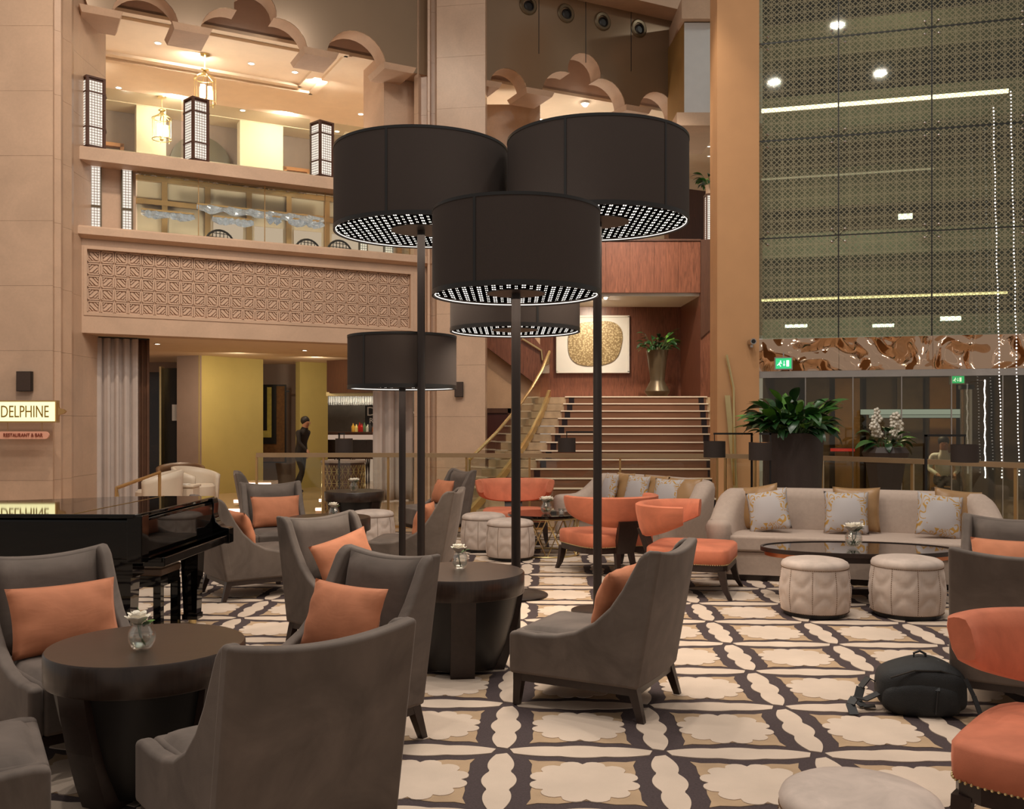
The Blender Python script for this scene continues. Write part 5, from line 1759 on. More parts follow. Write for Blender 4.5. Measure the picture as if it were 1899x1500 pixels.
# ------------------------------------------------------------------ giant drum floor lamps
def drum_lamp(x, y, r, zb_, h, pole_r, label, seam, watts, zf=RUGZ, base_r=.30):
    o = empty('drum_floor_lamp', (x, y, zf))
    zb_ -= zf
    MB().lathe([(base_r, 0), (base_r, .012), (base_r - .01, .018), (.05, .02)], 40).build('base_plate', m_pole, o, angle=40)
    MB().cyl((0, 0), pole_r, .018, zb_ + .10, 20).build('pole', m_pole, o, angle=40)
    # shade wall with hems
    m = MB()
    m.lathe([(r, 0), (r, h), (r - .008, h), (r - .008, 0), (r, 0)], 72, (0, 0, zb_), False, False)
    sh = m.build('shade', m_fabric_shade, o, angle=40)
    for z_, zh in ((0, .035), (h - .022, .022)):
        MB().lathe([(r + .003, z_), (r + .003, z_ + zh), (r - .002, z_ + zh), (r - .002, z_), (r + .003, z_)], 72, (0, 0, zb_), False, False).build('shade_hem', m_black, sh, angle=40)
    for a in seam:
        MB(Matrix.Rotation(a, 4, 'Z')).box(-.010, .010, -r - .003, -r + .004, zb_ + .02, zb_ + h - .02).build('shade_seam', m_black, sh)
    # lit grille set just inside, with the plain plate round the pole
    di = MB(); di.lathe([(.001, 0), (r * .34, 0), (r - .012, 0)], 64, (0, 0, zb_ + .03), False, False)
    di.build('grille', m_shade_grille, o)
    MB().lathe([(pole_r, -.004), (r * .35, -.004), (r * .35, .003), (pole_r, .003)], 40, (0, 0, zb_ + .024), False, False).build('centre_plate', m_pole, o)
    MB().tube([((r - .02) * math.cos(2 * pi * k / 60), (r - .02) * math.sin(2 * pi * k / 60), zb_ + .012) for k in range(61)], .004, 5, False).build('light_ring', m_glow_ring, o, smooth=True)
    MB().lathe([(.001, h - .06), (r - .012, h - .06)], 48, (0, 0, zb_), False, False).build('top_diffuser', m_white, o)
    tag(o, label, 'floor lamp', 'giant black drum floor lamps')
    area('drum_lamp_light', (x, y, zb_ + zf - .02), watts, r * 1.5, (1, .86, .70), (x, y, 0), 150)
m_glow_ring = glow('shade_light_ring', (1, .94, .86, 1), 1.3)
drum_lamp(X(957, 6.85), 6.85, .607, 2.50, .62, .033, 'front black drum floor lamp, standing behind the middle drum table', [-.48], 22)
drum_lamp(X(781, 8.2), 8.2, .75, 3.23, .71, .034, 'tall black drum floor lamp with its shade nearest the gallery', [-.28], 30)
drum_lamp(X(1108, 7.84), 7.84, .75, 3.226, .69, .036, 'tall black drum floor lamp rising behind the side on armchair', [-.42, .68], 30, base_r=.22)
drum_lamp(X(955, 8.56), 8.56, .587, 2.40, .6, .033, 'black drum floor lamp hidden behind the front lamp, shade low before the stairs', [.33], 18)
drum_lamp(X(746, 8.72), 8.72, .50, 1.89, .49, .032, 'smallest black drum floor lamp with a low shade before the bar', [-.62], 8, base_r=.2)

# ------------------------------------------------------------------ slender reading lamps with hanging shades
def reading_lamp(px_post, px_shade, d, py_arm, py_t, py_b, hw_px, label, dy=0, zf=0, amber=False):
    xp = X(px_post, d)
    o = empty('reading_lamp', (xp, d, zf))
    za = Z(py_arm, d) - zf
    dx = X(px_shade, d) - xp
    MB().box(-.012, .012, -.012, .012, .02, za).build('post', m_black, o)
    MB().box(-.13, .13, -.13, .13, 0, .02).build('base', m_black, o)
    if dy:
        MB().box(-.012, .012, min(0, dy) - .012, max(0, dy) + .012, za - .02, za + .004).build('arm', m_black, o)
    else:
        MB().box(min(0, dx) - .012, max(0, dx) + .012, -.012, .012, za - .02, za + .004).build('arm', m_black, o)
    zt_, zb_ = Z(py_t, d) - zf, Z(py_b, d) - zf
    r = hw_px * d / F
    M = Matrix.Translation((dx, dy, 0))
    MB(M).tube([(0, 0, za), (0, 0, zt_ - .02)], .006, 6).build('hanger', m_black, o)
    sh = MB(M).lathe([(r, zb_), (r, zt_), (r - .005, zt_), (r - .005, zb_), (r, zb_)], 32, (0, 0, 0), False, False).build('shade', m_fabric_shade, o, angle=40)
    MB(M).lathe([(.001, zb_ + .03), (r - .006, zb_ + .03)], 28, (0, 0, 0), False, False).build('diffuser', m_glow_amber if amber else m_pole, o)
    MB(M).lathe([(r - .007, zb_ + .03), (r - .007, zt_ - .004)], 28, (0, 0, 0), False, False).build('shade_lining', m_glow_amber if amber else m_pole, sh)
    tag(o, label, 'reading lamp', 'slender reading lamps')
reading_lamp(1109, 1051, 13.4, 800, 812, 838, 16.5, 'slender reading lamp hanging before the middle of the stairs')
reading_lamp(1394, 1325, 12.3, 803, 818, 848, 20, 'slender reading lamp hanging at the stair edge over the curved sofa')
reading_lamp(1428, 1410, 11.3, 803, 820, 853, 21, 'slender reading lamp with a glowing lining beside the big planter', amber=True)
reading_lamp(1717, 1789, 10.4, 806, 824, 857, 24, 'slender reading lamp with a wide arm behind the long sofa')
reading_lamp(629, 638, 14.4, 803, 813, 841, 16, 'slender reading lamp with a glowing lining before the bar', amber=True)

# ------------------------------------------------------------------ curved sofas
def make_sofa():
    o = empty('curved_sofa')
    A, D0, D1 = 1.34, -.46, .47
    def path(th):
        c_, s_ = math.cos(th), math.sin(th)
        e = 2 / 3.4
        return Vector((A * math.copysign(abs(c_) ** e, c_), D0 + (D1 - D0) * abs(s_) ** e))
    def sm(a, b, x):
        q = max(0, min(1, (x - a) / (b - a)))
        return q * q * (3 - 2 * q)
    m = MB()
    N = 56
    prof = [(0, .10), (0, .0), (.0, 1), (.03, 1.0)]
    v, f = [], []
    rings = 0
    ths = [pi * i / N for i in range(N + 1)]
    ns = 0
    for th in ths:
        p = path(th)
        q0, q1 = path(max(0, th - .02)), path(min(pi, th + .02))
        tg = (q1 - q0).normalized()
        inw = Vector((-tg.y, tg.x))
        if inw.dot(Vector((0, -.1)) - p) < 0:
            inw = -inw
        H = .60 + .27 * sm(.12, .62, abs(math.sin(th)) ** .8)
        flare = .05
        T = .20
        sect = [(0.02, .07), (0, .14), (-flare * .4, .4), (-flare, H - .09), (-flare + .015, H - .03), (-flare + .06, H), (T - .09, H), (T - .03, H - .03), (T, H - .10), (T + .02, .44), (T + .03, .30)]
        ns = len(sect)
        for (a, z) in sect:
            w_ = p + inw * a
            v.append((w_.x, w_.y, z))
    for i in range(N):
        for k in range(ns - 1):
            f.append((i * ns + k, i * ns + k + 1, (i + 1) * ns + k + 1, (i + 1) * ns + k))
    f.append(tuple(range(ns))); f.append(tuple(N * ns + k for k in range(ns - 1, -1, -1)))
    m.add(v, f)
    b_ = m.build('back_and_arms', m_sofa, o, angle=60)
    # rounded arm fronts
    for sx in (-1, 1):
        m = MB()
        m.lathe([(.001, .07), (.095, .08), (.105, .14), (.12, .45), (.125, .54), (.10, .585), (.05, .60), (.001, .602)], 24, (sx * (A - .085), D0 - .0, 0))
        m.build('arm_front', m_sofa, o, smooth=True)
    # seat base and cushion inside the sweep
    def inner(off, front, n=40):
        pts = []
        for i in range(n + 1):
            th = pi * i / n
            c_, s_ = math.cos(th), math.sin(th)
            e = 2 / 3.4
            pts.append(((A - off) * math.copysign(abs(c_) ** e, c_), front + (D1 - off - front) * abs(s_) ** e))
        # gentle concave front
        for i in range(1, 12):
            q = i / 12
            x = -(A - off) + 2 * (A - off) * q
            pts.append((x, front + .07 * math.sin(pi * q)))
        return pts
    MB().prism(inner(.10, -.47), .06, .285).build('seat_base', m_sofa, o, angle=40)
    q = MB().prism(inner(.16, -.50), .29, .45).build('seat_cushion', m_sofa, o, bevel=.03, seg=3)
    MB().prism(inner(.16, -.43), .0, .06).build('plinth', m_wood_leg, o)
    return o
sf0 = make_sofa()
def sofa(o, xb, yb, fx, fy, label):
    l = math.hypot(fx, fy); fx, fy = fx / l, fy / l
    o.location = (xb + fx * .47, yb + fy * .47, RUGZ if yb < 12.9 else 0)
    o.rotation_euler = (0, 0, face(fx, fy))
    tag(o, label, 'sofa', 'curved beige sofas')
    return o
S1 = sofa(sf0, 3.55, 9.90, -.32, -.95, 'long curved beige sofa behind the oval coffee table')
S2 = sofa(copy_tree(sf0), 2.03, 12.115, -.87, -.5, 'curved beige sofa below the staircase, partly behind coral chairs')
S2.scale = (.88, 1, 1)
gg_, gs_ = 'gold silk pillows', 'scroll printed pillows'
for (dx, lab) in ((-.92, 'gold pillow at the coral chair end of the long sofa'), (.05, 'gold pillow in the middle of the long sofa'), (.98, 'gold pillow at the far end of the long sofa by the edge')):
    put_pillow('gold_pillow', pm_gold, S1, dx, .15 if abs(dx) < .5 else .10, .685, -.22, (.28 if dx > .5 else (-.28 if dx < -.5 else 0)), lab, 'pillow', gg_, .12 if dx > .5 else (-.16 if dx < -.5 else 0))
for (dx, lab) in ((-.80, 'scroll printed pillow at the coral chair end of the long sofa'), (-.05, 'scroll printed pillow in the middle of the long sofa'), (.80, 'scroll printed pillow at the armchair end of the long sofa')):
    put_pillow('scroll_pillow', pm_scroll, S1, dx, -.01 if abs(dx) < .5 else -.06, .665, -.30, (.2 if dx > .5 else (-.2 if dx < -.5 else 0)), lab, 'pillow', gs_, .14 if dx > .5 else (-.20 if dx < -.5 else 0))
for me, dx, dy, rz, lab, g in ((pm_scroll, -.78, .02, -.25, 'scroll printed pillow nearest the thick lamp pole on the curved sofa', gs_), (pm_gold, -.62, .13, -.1, 'gold pillow behind the scroll pillow by the thick lamp pole', gg_), (pm_scroll, -.10, .0, .05, 'scroll printed pillow in the middle of the curved sofa below the stairs', gs_), (pm_gold, .12, .12, .1, 'gold pillow in the middle of the curved sofa below the stairs', gg_), (pm_scroll, .66, -.06, .25, 'small scroll printed pillow low at the near end of the curved sofa', gs_), (pm_gold, .86, .03, .35, 'gold pillow at the near end of the curved sofa below the stairs', gg_)):
    put_pillow('gold_pillow' if me is pm_gold else 'scroll_pillow', me, S2, dx * .9, dy, .68, -.25, rz, lab, 'pillow', g)

# ------------------------------------------------------------------ grand piano and bench
pn = empty('grand_piano', (-2.42, 6.05, RUGZ), -.03)
# own axes: keyboard front faces +X, bass side runs along -X at y = 0, treble side at y = 1.42
def outline(off=0):
    base = [(0, 0), (.02, .06), (.02, 1.40), (0, 1.46)]
    curve = [(-.35, 1.46), (-.7, 1.40), (-1.0, 1.22), (-1.3, 1.05), (-1.6, .95), (-1.85, .80), (-1.98, .55), (-2.0, .30), (-1.92, .08), (-1.75, 0)]
    return base + curve
MB().prism(outline(), .69, .955).build('case', m_lacquer, pn, bevel=.02, seg=3)
MB().prism([(x * 1.01 + .004, (y - .7) * 1.015 + .7) for x, y in outline()], .957, .985).build('lid', m_lacquer, pn, bevel=.008)
MB().box(-.40, -.396, .0, 1.46, .984, .988).build('lid_hinge', m_brass, pn)
for y0 in (-.005, 1.36):
    prof = [(-.05, .67), (.05, .67), (.05, .975), (-.05, .975)] if y0 < 0 else [(-.05, .62), (.16, .62), (.16, .74), (.10, .75), (.055, .79), (.035, .86), (.04, .93), (.03, .975), (-.05, .975)]
    MB().prism([(a, b) for a, b in prof], y0, y0 + .11, 'y').build('cheek', m_lacquer, pn, bevel=.006)
MB().box(-.30, .15, .12, 1.38, .63, .69).build('keybed', m_lacquer, pn, bevel=.006)
MB().box(-.02, .03, .1, 1.37, .66, .93).build('fallboard', m_lacquer, pn)
MB().box(.05, .13, .11, 1.36, .66, .69).build('key_slip', m_lacquer, pn)
for (x, y) in ((-.12, .13), (-.12, 1.33), (-1.65, .45)):
    lg = MB()
    lg.hexa([(x - .05, y - .05, .04), (x + .05, y - .05, .04), (x + .05, y + .05, .04), (x - .05, y + .05, .04)], [(x - .07, y - .07, .57), (x + .07, y - .07, .57), (x + .07, y + .07, .57), (x - .07, y + .07, .57)])
    lg.box(x - .09, x + .09, y - .09, y + .09, .57, .69)
    lg.box(x - .06, x + .06, y - .06, y + .06, .04, .08)
    q = lg.build('leg', m_lacquer, pn)
    MB().cyl((x, y), .03, 0, .04, 14).build('caster', m_brass, q)
MB().box(-.55, -.47, .64, .80, .12, .66).box(-.60, -.42, .58, .86, .06, .14).build('pedal_lyre', m_lacquer, pn)
tag(pn, 'black lacquered grand piano mirroring the lit sign', 'piano')
bn = empty('piano_bench', (-2.86, 7.12, RUGZ), -.06)
MB().box(-.30, .30, -.18, .18, .44, .50).build('padded_top', mat('brown_leather_pad', rgb(104, 82, 66), .4, amp=.08), bn, bevel=.015)
MB().box(-.29, .29, -.17, .17, .36, .44).build('apron', m_lacquer, bn)
for sx in (-1, 1):
    for sy in (-1, 1):
        MB().box(sx * .265 - .028, sx * .265 + .028, sy * .15 - .028, sy * .15 + .028, 0, .38).build('leg', m_lacquer, bn)
tag(bn, 'black piano bench with a brown leather top under the keyboard', 'bench')

# ------------------------------------------------------------------ backpack
bp = empty('backpack', (2.25, 5.20, RUGZ), -.28)
def blob(u, v):
    a = 2 * pi * u
    b = pi * (v - .5)
    e1, e2 = .55, .62
    sg = lambda x, e: math.copysign(abs(x) ** e, x)
    x = .235 * sg(math.cos(b), e1) * sg(math.cos(a), e2)
    y = .175 * sg(math.cos(b), e1) * sg(math.sin(a), e2)
    z = .125 + .125 * sg(math.sin(b), e1)
    z += .03 * math.exp(-((x - .02) ** 2) / .02) * max(0, (z - .12) / .12)
    z -= .02 * max(0, -x / .235) * (z / .25)
    w_ = .007 * math.sin(18 * x + 9 * y) + .006 * math.sin(14 * z + 11 * x)
    return (x + w_, y + w_ * .7, max(0, z + w_ * .5))
m = MB(); m.grid(blob, 40, 22, True)
m.build('main_body', m_rubber, bp, smooth=True)
def blob2(u, v):
    p = blob(u, v)
    return (p[0] * .86 - .01, p[1] * .6 - .085, max(.0, (p[2] - .01) * .72))
m = MB(); m.grid(blob2, 32, 18, True)
m.build('front_pocket', m_rubber, bp, smooth=True)
def band_path(name, pts, w_, m_):
    mb = MB()
    pts = [Vector(p) for p in pts]
    for a, b in zip(pts[:-1], pts[1:]):
        d = (b - a).normalized(); n = d.cross(Vector((0, 0, 1)))
        if n.length < .1:
            n = Vector((0, 1, 0))
        n = n.normalized() * w_ / 2
        k = d.cross(n).normalized() * .003
        mb.hexa([a - n - k, a + n - k, a + n + k, a - n + k], [b - n - k, b + n - k, b + n + k, b - n + k])
    mb.build(name, m_, bp)
band_path('shoulder_strap', [(-.22, .02, .12), (-.27, .0, .15), (-.31, -.02, .10), (-.33, -.05, .03), (-.30, -.09, .012), (-.24, -.09, .02)], .05, m_strap)
band_path('shoulder_strap', [(-.22, -.08, .09), (-.30, -.13, .06), (-.35, -.15, .075), (-.375, -.18, .045), (-.36, -.24, .006)], .05, m_strap)
band_path('compression_strap', [(.05, -.19, .03), (.06, -.185, .15), (.07, -.12, .22), (.08, -.02, .275), (.09, .1, .25)], .025, m_strap)
band_path('compression_strap', [(.20, -.16, .22), (.235, -.19, .14), (.26, -.22, .06), (.28, -.24, .008)], .03, m_strap)
band_path('zip_line', [(-.17, -.17, .20), (-.05, -.16, .245), (.08, -.15, .25), (.18, -.12, .22)], .012, m_black)
MB(Matrix.Translation((-.0, .03, .265))).tube([(-.03, 0, .0), (-.03, 0, .03), (.0, 0, .045), (.03, 0, .03), (.03, 0, 0)], .007, 6).build('grab_handle', m_strap, bp)
MB(Matrix.Translation((-.22, -.03, .12))).box(-.012, .012, -.02, .02, -.008, .02).build('buckle', m_black, bp)
tag(bp, 'black nylon backpack lying on the rug beside the coral chair', 'backpack')

# ------------------------------------------------------------------ plants
def leaf_mesh(name, L, W, curl, m):
    mb = MB()
    def fn(u, v):
        w_ = W * (math.sin(pi * (u * .93 + .05)) ** .9) * (1 - .25 * u)
        x = (v - .5) * 2 * w_
        y = L * math.sin(curl * u) / curl
        z = L * (1 - math.cos(curl * u)) / curl * -1 + .18 * w_ * abs(v - .5) * 2
        return (x, y, z)
    mb.grid(fn, 7, 4)
    me = mb.mesh(name, m, smooth=True)
    return me
leafs = [leaf_mesh('leaf', 1, .27, c_, m_) for c_, m_ in ((1.0, m_leaf), (1.5, m_leaf3), (.6, m_leaf2), (1.2, m_leaf3), (1.8, m_leaf))]
def foliage(par, base_z, n, r0, spread, lmin, lmax, seed, up_=.9):
    rnd = random.Random(seed)
    for k in range(n):
        a = rnd.random() * 2 * pi
        q = rnd.random()
        rr = r0 * math.sqrt(q)
        el = up_ * (1 - q * .85) + rnd.uniform(-.15, .2)
        L = rnd.uniform(lmin, lmax)
        stem_h = rnd.uniform(.05, .32) * spread * (1.15 - q * .8)
        bx, by = rr * math.cos(a), rr * math.sin(a)
        out = stem_h * .55
        tip = Vector((bx + math.cos(a) * out, by + math.sin(a) * out, base_z + stem_h))
        MB().tube([(bx * .6, by * .6, base_z - .03), ((bx + tip.x) / 2, (by + tip.y) / 2, base_z + stem_h * .6), tip], .004, 4).build('stem', m_stem, par)
        o = bpy.data.objects.new('leaf', leafs[rnd.choice((0, 0, 1, 1, 3, 3, 4, 2))])
        COL.objects.link(o)
        o.parent = par
        o.location = tip
        o.rotation_euler = (el, rnd.uniform(-.5, .5), a - pi / 2 + rnd.uniform(-.3, .3))
        o.scale = (L * rnd.uniform(.75, 1.05), L, L)
# big planter behind the long sofa
dP = 11.9
o = empty('potted_plant', (X(1470, dP), dP, 0))
k = dP / F
MB().lathe([(.30, 0), (.315, .02), (.345, .6), (.372, 1.36), (.380, 1.44), (.360, 1.45), (.350, 1.40), (.001, 1.39)], 48).build('planter', m_pot, o, angle=40)
MB().lathe([(.345, 1.40), (.2, 1.42), (.001, 1.43)], 24).build('soil', m_soil, o)
foliage(o, 1.42, 190, .36, 1.25, .20, .34, 5, 1.2)
tag(o, 'leafy peace lily in a tall dark planter behind the long sofa', 'plant')
# planter on the landing
dP = 20.15
o = empty('potted_plant', (X(1219, dP), dP, 2.1))
MB().lathe([(.19, 0), (.26, .10), (.265, .13), (.16, .33), (.155, .37), (.17, .52), (.21, .85), (.24, 1.0), (.225, 1.0), (.21, .96), (.001, .96)], 40).build('planter', m_pot_bronze, o, angle=35)
MB().lathe([(.215, .965), (.001, .98)], 20).build('soil', m_soil, o)
foliage(o, .97, 64, .24, 1.05, .16, .28, 8, 1.0)
tag(o, 'leafy plant in a waisted bronze planter at the top of the stairs', 'plant')
# little plant on the stair gallery lantern
o = empty('potted_plant', lantern2_top)
MB().lathe([(.07, 0), (.10, .02), (.09, .12), (.12, .2), (.11, .2), (.001, .18)], 20).build('urn', m_stone_matte, o, angle=40)
foliage(o, .18, 22, .10, .9, .18, .28, 12, .9)
tag(o, 'small plant in an urn on the balcony lantern post', 'plant')
# orchid arrangement before the entrance doors
dO = 14.3
o = empty('orchid_planter', (X(1642, dO), dO, 0))
MB().lathe([(.22, 0), (.24, .6), (.30, .95), (.36, 1.12), (.30, 1.2), (.001, 1.2)], 8).build('faceted_pot', m_pot, o)
foliage(o, 1.2, 22, .2, .8, .2, .34, 21, .8)
rnd = random.Random(4)
for (px0, py0, px1, py1) in ((1630, 820, 1622, 768), (1636, 818, 1610, 785), (1655, 820, 1660, 772), (1652, 820, 1675, 790)):
    a = Vector((X(px0, dO) - X(1642, dO), 0, Z(py0, dO))); b = Vector((X(px1, dO) - X(1642, dO), rnd.uniform(-.1, .1), Z(py1, dO)))
    mid = (a + b) / 2 + Vector((0, 0, .06))
    MB().tube([a - Vector((0, 0, .2)), a, mid, b], .005, 5).build('flower_stem', m_stem, o)
    for q in range(6):
        f_ = .35 + .65 * q / 5
        c_ = a.lerp(b, f_) + Vector((rnd.uniform(-.06, .06), rnd.uniform(-.05, .02), rnd.uniform(-.03, .05)))
        m = MB(Matrix.Translation(c_) @ Matrix.Rotation(rnd.uniform(-.4, .4), 4, 'Z') @ Matrix.Rotation(pi / 2, 4, 'X'))
        for t in range(5):
            an = 2 * pi * t / 5
            m.lathe([(.001, -.004), (.032, 0), (.001, .004)], 8, (.036 * math.cos(an), .036 * math.sin(an), 0))
        m.build('orchid_bloom', m_rose, o, smooth=True)
tag(o, 'white orchids in a dark faceted planter before the entrance doors', 'plant')

# ------------------------------------------------------------------ art on the landing
dA = 21.55
o = empty('framed_art', (X(1099, dA), dA, Z(690, dA)))
w2, hh = (X(1165, dA) - X(1033, dA)) / 2, Z(587, dA) - Z(690, dA)
MB().box(-w2, w2, -.03, .03, 0, hh).build('white_mount', m_white, o)
fr_ = MB().box(-w2 - .02, w2 + .02, -.06, .03, -.02, .02).box(-w2 - .02, w2 + .02, -.06, .03, hh - .02, hh + .02).box(-w2 - .02, -w2 + .02, -.06, .03, 0, hh).box(w2 - .02, w2 + .02, -.06, .03, 0, hh)
fr_.build('frame', m_white, o)
pts = []
for q in range(56):
    a = 2 * pi * q / 56
    r = 1 + .05 * math.sin(2 * a + .6) + .025 * math.sin(3 * a)
    e = 3.0
    s_ = (abs(math.cos(a)) ** e + abs(math.sin(a)) ** e) ** (-1 / e)
    pts.append((.05 + .66 * r * s_ * .95 * math.cos(a) * .95, hh * .52 + .57 * r * s_ * .9 * math.sin(a)))
t_ = NT('gold_pebble_relief')
vo = t_.node('ShaderNodeTexVoronoi'); vo.inputs['Scale'].default_value = 24
t_.link(t_.mapping(), vo.inputs['Vector'])
t_.link(t_.mix(t_.ramp(vo.outputs['Distance'], .1, .6), rgb(214, 194, 150), rgb(140, 116, 78)), t_.bsdf.inputs['Base Color'])
t_.bsdf.inputs['Roughness'].default_value = .4
t_.bsdf.inputs['Metallic'].default_value = .15
MB().prism(pts, -.06, -.03, 'y').build('gold_boulder_relief', t_.m, o)
tag(o, 'white framed art with a golden pebbled boulder shape on the landing', 'artwork')

# ------------------------------------------------------------------ lounge glass railing
def lounge_rail(name, pts, h, label, m_rail):
    o = empty(name); tag(o, label, 'railing')
    MB().tube([(p[0], p[1], h) for p in pts], .045, 4).build('top_rail', m_rail, o)
    for a, b in zip(pts[:-1], pts[1:]):
        fr = Frame(a, b)
        fr.mb().box(.02, fr.len - .02, -.006, .006, .06, h - .02).build('glass_panel', m_glass, o)
        fr.mb().box(-.015, .015, -.02, .02, 0, h).build('post', m_gold, o)
    fr.mb().box(fr.len - .015, fr.len + .015, -.02, .02, 0, h).build('post', m_gold, o)
    MB().tube([(p[0], p[1], .03) for p in pts], .03, 4).build('shoe_rail', m_gold, o)
m_rail = mat('bronzed_rail', rgb(168, 138, 104), .35, metal=.4, amp=.06)
lounge_rail('glass_railing', [(X(476, 14.0), 14.0), (X(600, 14.0), 14.0), (X(720, 14.0), 14.0), (X(865, 13.9), 13.9), (X(982, 13.8), 13.8), (X(1150, 13.75), 13.75), (X(1330, 13.6), 13.6)], 1.09, 'glass railing with a pale bronze rail before the stairs and bar', m_rail)
lounge_rail('glass_railing', [(X(1345, 13.6), 13.6), (X(1400, 13.4), 13.4), (X(1525, 12.9), 12.9), (X(1692, 11.9), 11.9), (X(1884, 10.8), 10.8), (X(2000, 10.2), 10.2)], 1.09, 'curving glass railing behind the long sofa and planter', m_rail)

# ------------------------------------------------------------------ people in the distance
def person(name, loc, rz, joints, edges, clothes, hair_c, label):
    """one skinned body; clothing colours are assigned by where the surface lies"""
    me = bpy.data.meshes.new(name)
    names = list(joints)
    me.from_pydata([joints[n][:3] for n in names], [(names.index(a), names.index(b)) for a, b in edges], [])
    o = bpy.data.objects.new(name, me)
    COL.objects.link(o)
    sk = o.modifiers.new('skin', 'SKIN')
    o.modifiers.new('sub', 'SUBSURF').render_levels = 2
    o.modifiers['sub'].levels = 2
    for i, n in enumerate(names):
        r = joints[n][3]
        v = me.skin_vertices[0].data[i]
        v.radius = r if isinstance(r, tuple) else (r, r)
        v.use_root = (n == 'pelvis')
    bpy.context.view_layer.update()
    dg_ = bpy.context.evaluated_depsgraph_get()
    body = bpy.data.meshes.new_from_object(o.evaluated_get(dg_))
    bpy.data.objects.remove(o, do_unlink=True)
    for m in clothes['mats']:
        body.materials.append(m)
    for p in body.polygons:
        p.use_smooth = True
        p.material_index = clothes['pick'](p.center)
    b = bpy.data.objects.new(name, body)
    COL.objects.link(b)
    b.location = loc
    b.rotation_euler = (0, 0, rz)
    h = joints['head']
    hm = MB(Matrix.Translation((h[0], h[1] + .032, h[2] + .055)))
    hm.sphere((0, 0, 0), .100, 14, 9, 1.0)
    hm.build('hair', hair_c, b, smooth=True)
    fm = MB(Matrix.Translation((h[0], h[1] - .085, h[2] - .01)))
    fm.sphere((0, -.016, -.005), .016, 8, 6)
    for sx in (-1, 1):
        fm.sphere((sx * .034, -.004, .02), .011, 8, 6)
    fm.box(-.024, .024, -.006, .006, -.055, -.047)
    fm.build('face_features', clothes['mats'][0], b, smooth=True)
    tag(b, label, 'person')
    return b
m_skin = mat('skin', rgb(176, 126, 98), .6, amp=.05)
m_uniform = mat('black_uniform', rgb(34, 26, 24), .8, amp=.1)
m_shirt = mat('white_shirt', rgb(232, 230, 224), .8, amp=.04)
m_hair = mat('dark_hair', rgb(32, 24, 20), .6, amp=.2, ns=40)
def hands(J, E_, side, wrist, d):
    """palm and five fingers"""
    wx, wy, wz = wrist
    J['palm_' + side] = (wx + d[0] * .06, wy + d[1] * .06, wz + d[2] * .06, (.036, .018))
    E_.append(('wrist_' + side, 'palm_' + side))
    for k in range(5):
        off = (k - 2) * .016
        L = (.05, .075, .08, .075, .06)[k]
        n = 'finger_%s_%d' % (side, k)
        px_ = (J['palm_' + side][0] + off * abs(d[2]), J['palm_' + side][1] + off * (1 - abs(d[2])), J['palm_' + side][2])
        J[n] = (px_[0] + d[0] * L + (.03 if k == 0 else 0) * (-1 if side == 'l' else 1), px_[1] + d[1] * L - .01, px_[2] + d[2] * L, .009)
        E_.append(('palm_' + side, n))
# waiter walking past the lime wall, bent forward with an arm swung down
J = {'pelvis': (0, 0, .92, (.15, .11)), 'waist': (0, -.03, 1.06, (.13, .10)), 'chest': (0, -.08, 1.26, (.17, .12)), 'neck': (0, -.12, 1.43, .055), 'head': (0, -.16, 1.55, .085), 'crown': (0, -.16, 1.63, .07),
     'shoulder_l': (-.19, -.08, 1.36, .06), 'elbow_l': (-.25, -.16, 1.12, .045), 'wrist_l': (-.22, -.34, .96, .032),
     'shoulder_r': (.19, -.08, 1.36, .06), 'elbow_r': (.25, .06, 1.12, .045), 'wrist_r': (.26, .04, .88, .032),
     'hip_l': (-.09, 0, .86, .095), 'knee_l': (-.10, -.14, .48, .062), 'ankle_l': (-.10, .0, .09, .042), 'toe_l': (-.10, -.15, .03, .035),
     'hip_r': (.09, 0, .86, .095), 'knee_r': (.10, .02, .48, .062), 'ankle_r': (.10, .26, .11, .042), 'toe_r': (.10, .14, .03, .035)}
E_ = [('pelvis', 'waist'), ('waist', 'chest'), ('chest', 'neck'), ('neck', 'head'), ('head', 'crown'), ('chest', 'shoulder_l'), ('shoulder_l', 'elbow_l'), ('elbow_l', 'wrist_l'), ('chest', 'shoulder_r'), ('shoulder_r', 'elbow_r'), ('elbow_r', 'wrist_r'),
      ('pelvis', 'hip_l'), ('hip_l', 'knee_l'), ('knee_l', 'ankle_l'), ('ankle_l', 'toe_l'), ('pelvis', 'hip_r'), ('hip_r', 'knee_r'), ('knee_r', 'ankle_r'), ('ankle_r', 'toe_r')]
hands(J, E_, 'l', J['wrist_l'][:3], (0, -.7, -.7)); hands(J, E_, 'r', J['wrist_r'][:3], (0, -.1, -1))
def pick_w(c):
    if c.z > 1.45:
        return 0
    if abs(c.x) > .18 and (c.z < .93 and c.z > .7 or c.y < -.36):
        return 0
    return 1
person('person', (X(557, 21.0), 21.0, 0), face(.85, -.4), J, E_, {'mats': [m_skin, m_uniform], 'pick': pick_w}, m_hair, 'person in a dark uniform walking past the lime wall')
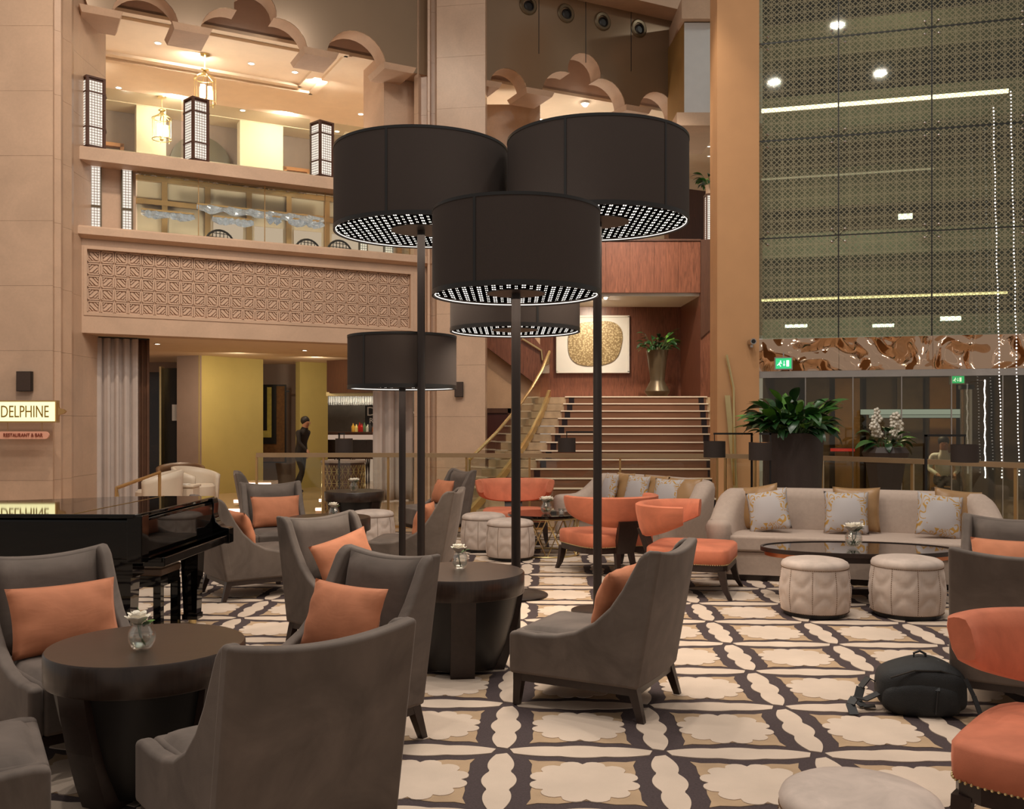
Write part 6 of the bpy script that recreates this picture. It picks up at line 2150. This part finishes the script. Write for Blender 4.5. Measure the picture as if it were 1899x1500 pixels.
# dim reflection in the door glass, built as a seated person outside, white shirt
J = {'pelvis': (0, 0, .52, (.16, .12)), 'waist': (0, -.01, .66, (.13, .10)), 'chest': (0, -.03, .88, (.17, .12)), 'neck': (0, -.05, 1.05, .055), 'head': (0, -.07, 1.18, .085), 'crown': (0, -.06, 1.26, .07),
     'shoulder_l': (-.19, -.03, .98, .06), 'elbow_l': (-.24, -.06, .72, .045), 'wrist_l': (-.14, -.28, .64, .032),
     'shoulder_r': (.19, -.03, .98, .06), 'elbow_r': (.24, -.06, .72, .045), 'wrist_r': (.14, -.28, .64, .032),
     'hip_l': (-.10, -.05, .50, .09), 'knee_l': (-.12, -.46, .50, .062), 'ankle_l': (-.12, -.48, .09, .042), 'toe_l': (-.12, -.62, .03, .035),
     'hip_r': (.10, -.05, .50, .09), 'knee_r': (.12, -.46, .50, .062), 'ankle_r': (.12, -.48, .09, .042), 'toe_r': (.12, -.62, .03, .035)}
E2 = [e for e in E_ if not e[1].startswith(('palm', 'finger'))]
hands(J, E2, 'l', J['wrist_l'][:3], (.2, -.95, -.2)); hands(J, E2, 'r', J['wrist_r'][:3], (-.2, -.95, -.2))
def pick_g(c):
    if c.z > 1.06:
        return 0
    if c.y < -.29 and c.z > .56:
        return 0
    return 1 if c.z > .62 else 2
gx = WG.w(WG.s(1749, 2.0), 2.0, 0)
person('person', (gx.x, gx.y, 0), WG.ang(), J, E2, {'mats': [m_skin, m_shirt, m_uniform], 'pick': pick_g}, m_hair, 'reflected person in a white shirt, built seated beyond the entrance doors')
o = empty('stool', (gx.x, gx.y, 0), WG.ang())
MB().cyl((0, 0), .2, .33, .385, 20).build('seat', m_wood_dark, o, angle=40)
for k in range(4):
    a = pi / 4 + k * pi / 2
    MB().tube([(.2 * math.cos(a), .2 * math.sin(a), 0), (.13 * math.cos(a), .13 * math.sin(a), .34)], .016, 6).build('leg', m_wood_leg, o)
tag(o, 'low round stool added under the reflected person beyond the doors', 'stool')

# lettering becomes plain mesh
bpy.context.view_layer.update()
dg = bpy.context.evaluated_depsgraph_get()
for ob in [q for q in bpy.data.objects if q.type == 'FONT']:
    me = bpy.data.meshes.new_from_object(ob.evaluated_get(dg))
    n_ = bpy.data.objects.new('tmp', me)
    COL.objects.link(n_)
    n_.parent = ob.parent
    n_.location, n_.rotation_euler, n_.scale = ob.location, ob.rotation_euler, ob.scale
    nm = ob.name
    bpy.data.objects.remove(ob, do_unlink=True)
    n_.name = nm
